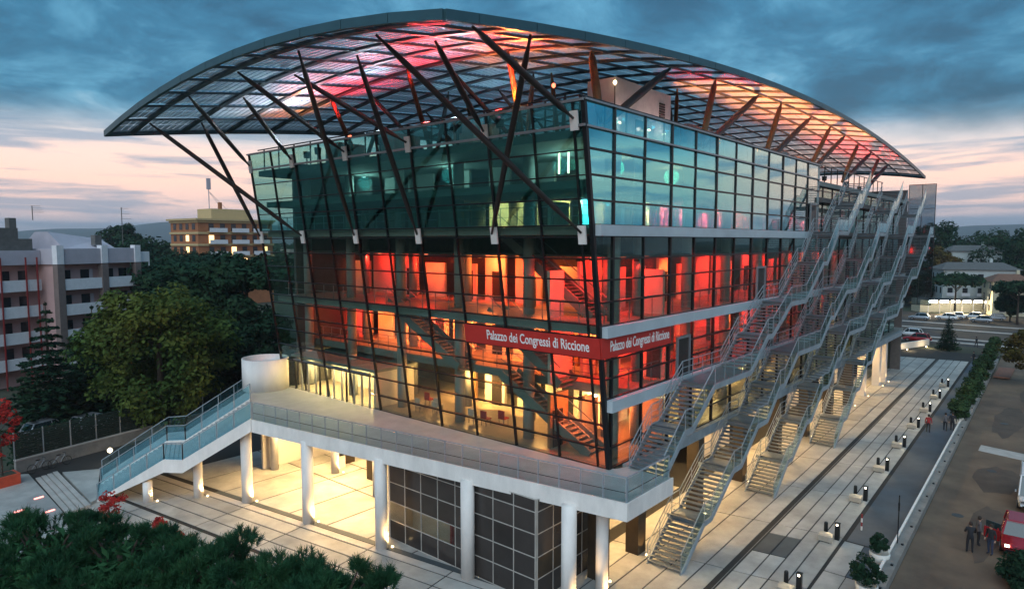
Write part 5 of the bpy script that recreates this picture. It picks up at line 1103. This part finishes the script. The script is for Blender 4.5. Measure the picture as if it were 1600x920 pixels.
# trees on the right
GT = 'trees beyond the road'
for lb, x, y, h, r, k in (('umbrella pine in front of the pale blue villa', 158, 4.5, 10.0, 5.6, 1), ('umbrella pine at the right edge in front of the villas', 146, -8.0, 9.2, 5.2, 1), ('tall dark tree above the villas, centre of the far trees', 236, 21, 24, 9.5, 0), ('broad dark tree at the right edge above the villas', 208, -3.5, 21, 11, 0),
                          ('dark tree right behind the glass screen at the end of the hall', 190, 22, 14.5, 7, 0), ('rust coloured tree between the far houses', 205, 15, 15, 6.5, 2), ('dark tree behind the tall pale house', 240, 5, 21, 11, 0), ('dark round tree right of the restaurant', 152, -6.4, 6.2, 2.8, 0), ('low dark tree by the grey house', 176, 16, 9, 5, 0), ('broad dark tree filling the right edge over the roofs', 180, -9.5, 13, 8, 0)):
    (stone_pine(lb, (x, y, 0), h, r, GT, 50, 90, .38) if k == 1 else tree(lb, (x, y, 0), h, r, 'leaf_dark' if k == 0 else 'leaf_autumn', 'broadleaf_tree', 60, 110, .45, .8, GT))
# far left round trees over the roofs
for lb, x, y, h, r in (('dark round tree standing above the roofs left of the orange block', 53.3, 218.3, 22.5, 6.5), ('bushy tree behind the pink apartment block', 26, 150, 16.5, 9), ('bushy tree between the two apartment blocks', 38, 160, 17.2, 10)):
    tree(lb, (x, y, 0), h, r, 'leaf_dark', 'broadleaf_tree', 70, 110, .5, .8, 'trees behind the apartment block')
# the far town and wood on the plain, up to the hills
def woods(name, lb, fn, n, size, mat='leaf_dark'):
    P = np.array([fn() for _ in range(n)]); k = 26; Q = np.repeat(P, k, 0); d = unit(len(Q)); s = np.repeat(rng.uniform(3.5, 7.5, (n, 1)), k, 0); Q = Q + d * s * np.array([1, 1, .75]); Q[:, 2] = np.maximum(Q[:, 2], .2)
    V, F = leaves(Q, unit(len(Q)), size); o = fastmesh(name, V, F, mat); setp(o, lb, 'woods', kind='stuff')
def polar(d0, d1, a0, a1, z0, z1):
    def f():
        d = rng.uniform(d0, d1); a = R(rng.uniform(a0, a1)); return (-28.4 + d * math.cos(a), -17.8 + d * math.sin(a), rng.uniform(z0, z1))
    return f
woods('woods', 'dark band of distant trees on the plain left of the hall', polar(230, 900, 57, 82, 2, 11), 1500, 2.2)
woods('woods', 'dark band of distant trees on the plain right of the hall', polar(260, 900, -2, 14, 2, 13), 900, 2.2)
pm('town', (.30, .26, .23), .85, var=.3, scale=.02)
b = MB(); w_ = MB()
for _ in range(260):
    d = rng.uniform(260, 1100); a = R(rng.uniform(57, 82) if rng.random() < .65 else rng.uniform(-3, 14)); x = -28 + d * math.cos(a); y = -18 + d * math.sin(a); s = rng.uniform(5, 11); h = rng.uniform(6, 14)
    b.box(x - s, x + s, y - s * .7, y + s * .7, 0, h)
    if rng.random() < .5: 
        n_ = Vector((-28 - x, -18 - y, 0)).normalized(); p = Vector((x, y, rng.uniform(3, h))) + n_ * s * 1.5; w_.box(p.x - .7, p.x + .7, p.y - .7, p.y + .7, p.z, p.z + 1.2)
setp(b.build('distant_town', 'town'), 'scattered distant town roofs on the plain', 'town', kind='stuff'); setp(w_.build('distant_lights', 'win_warm'), 'tiny lit windows of the distant town', 'lights', kind='stuff')
hv = []; hf = []; n = 240
for i in range(n + 1):
    a = R(-25 + 130 * i / n); am = -25 + 130 * i / n
    hgt = 110 + 70 * math.sin(am * .11 + 1) + 45 * math.sin(am * .31) + 20 * math.sin(am * .83 + 2) + (170 if am > 50 else 60) * max(0, math.sin(R(am * 2.2 - 60))) + (210 * max(0, 1 - abs(am + 1) / 11))
    for d, z in ((2300, -5), (2600, max(25, hgt) * .15), (3000, max(40, hgt) * .24), (3500, -5)): hv.append((-28 + d * math.cos(a), -18 + d * math.sin(a), z))
    if i:
        k = 4 * i
        for j in range(3): hf.append((k - 4 + j, k + j, k + j + 1, k - 3 + j))
o = mesh('hills', hv, hf, 'hill', None, True); setp(o, 'low blue hills along the horizon', 'hills', kind='structure')

# evening haze over the whole place
m, t = newmat('haze_air'); _n = t.nodes; _o = _n.new('ShaderNodeOutputMaterial'); _v = _n.new('ShaderNodeVolumePrincipled'); _v.inputs['Color'].default_value = (.82, .88, .95, 1); _v.inputs['Density'].default_value = 0.00022; _v.inputs['Anisotropy'].default_value = 0.2; t.links.new(_v.outputs[0], _o.inputs['Volume'])
hz = MB().box(-5900, 5900, -5900, 5900, -3, 118).build('haze', 'haze_air'); setp(hz, 'thin blue evening haze over the plain', 'haze', kind='stuff')
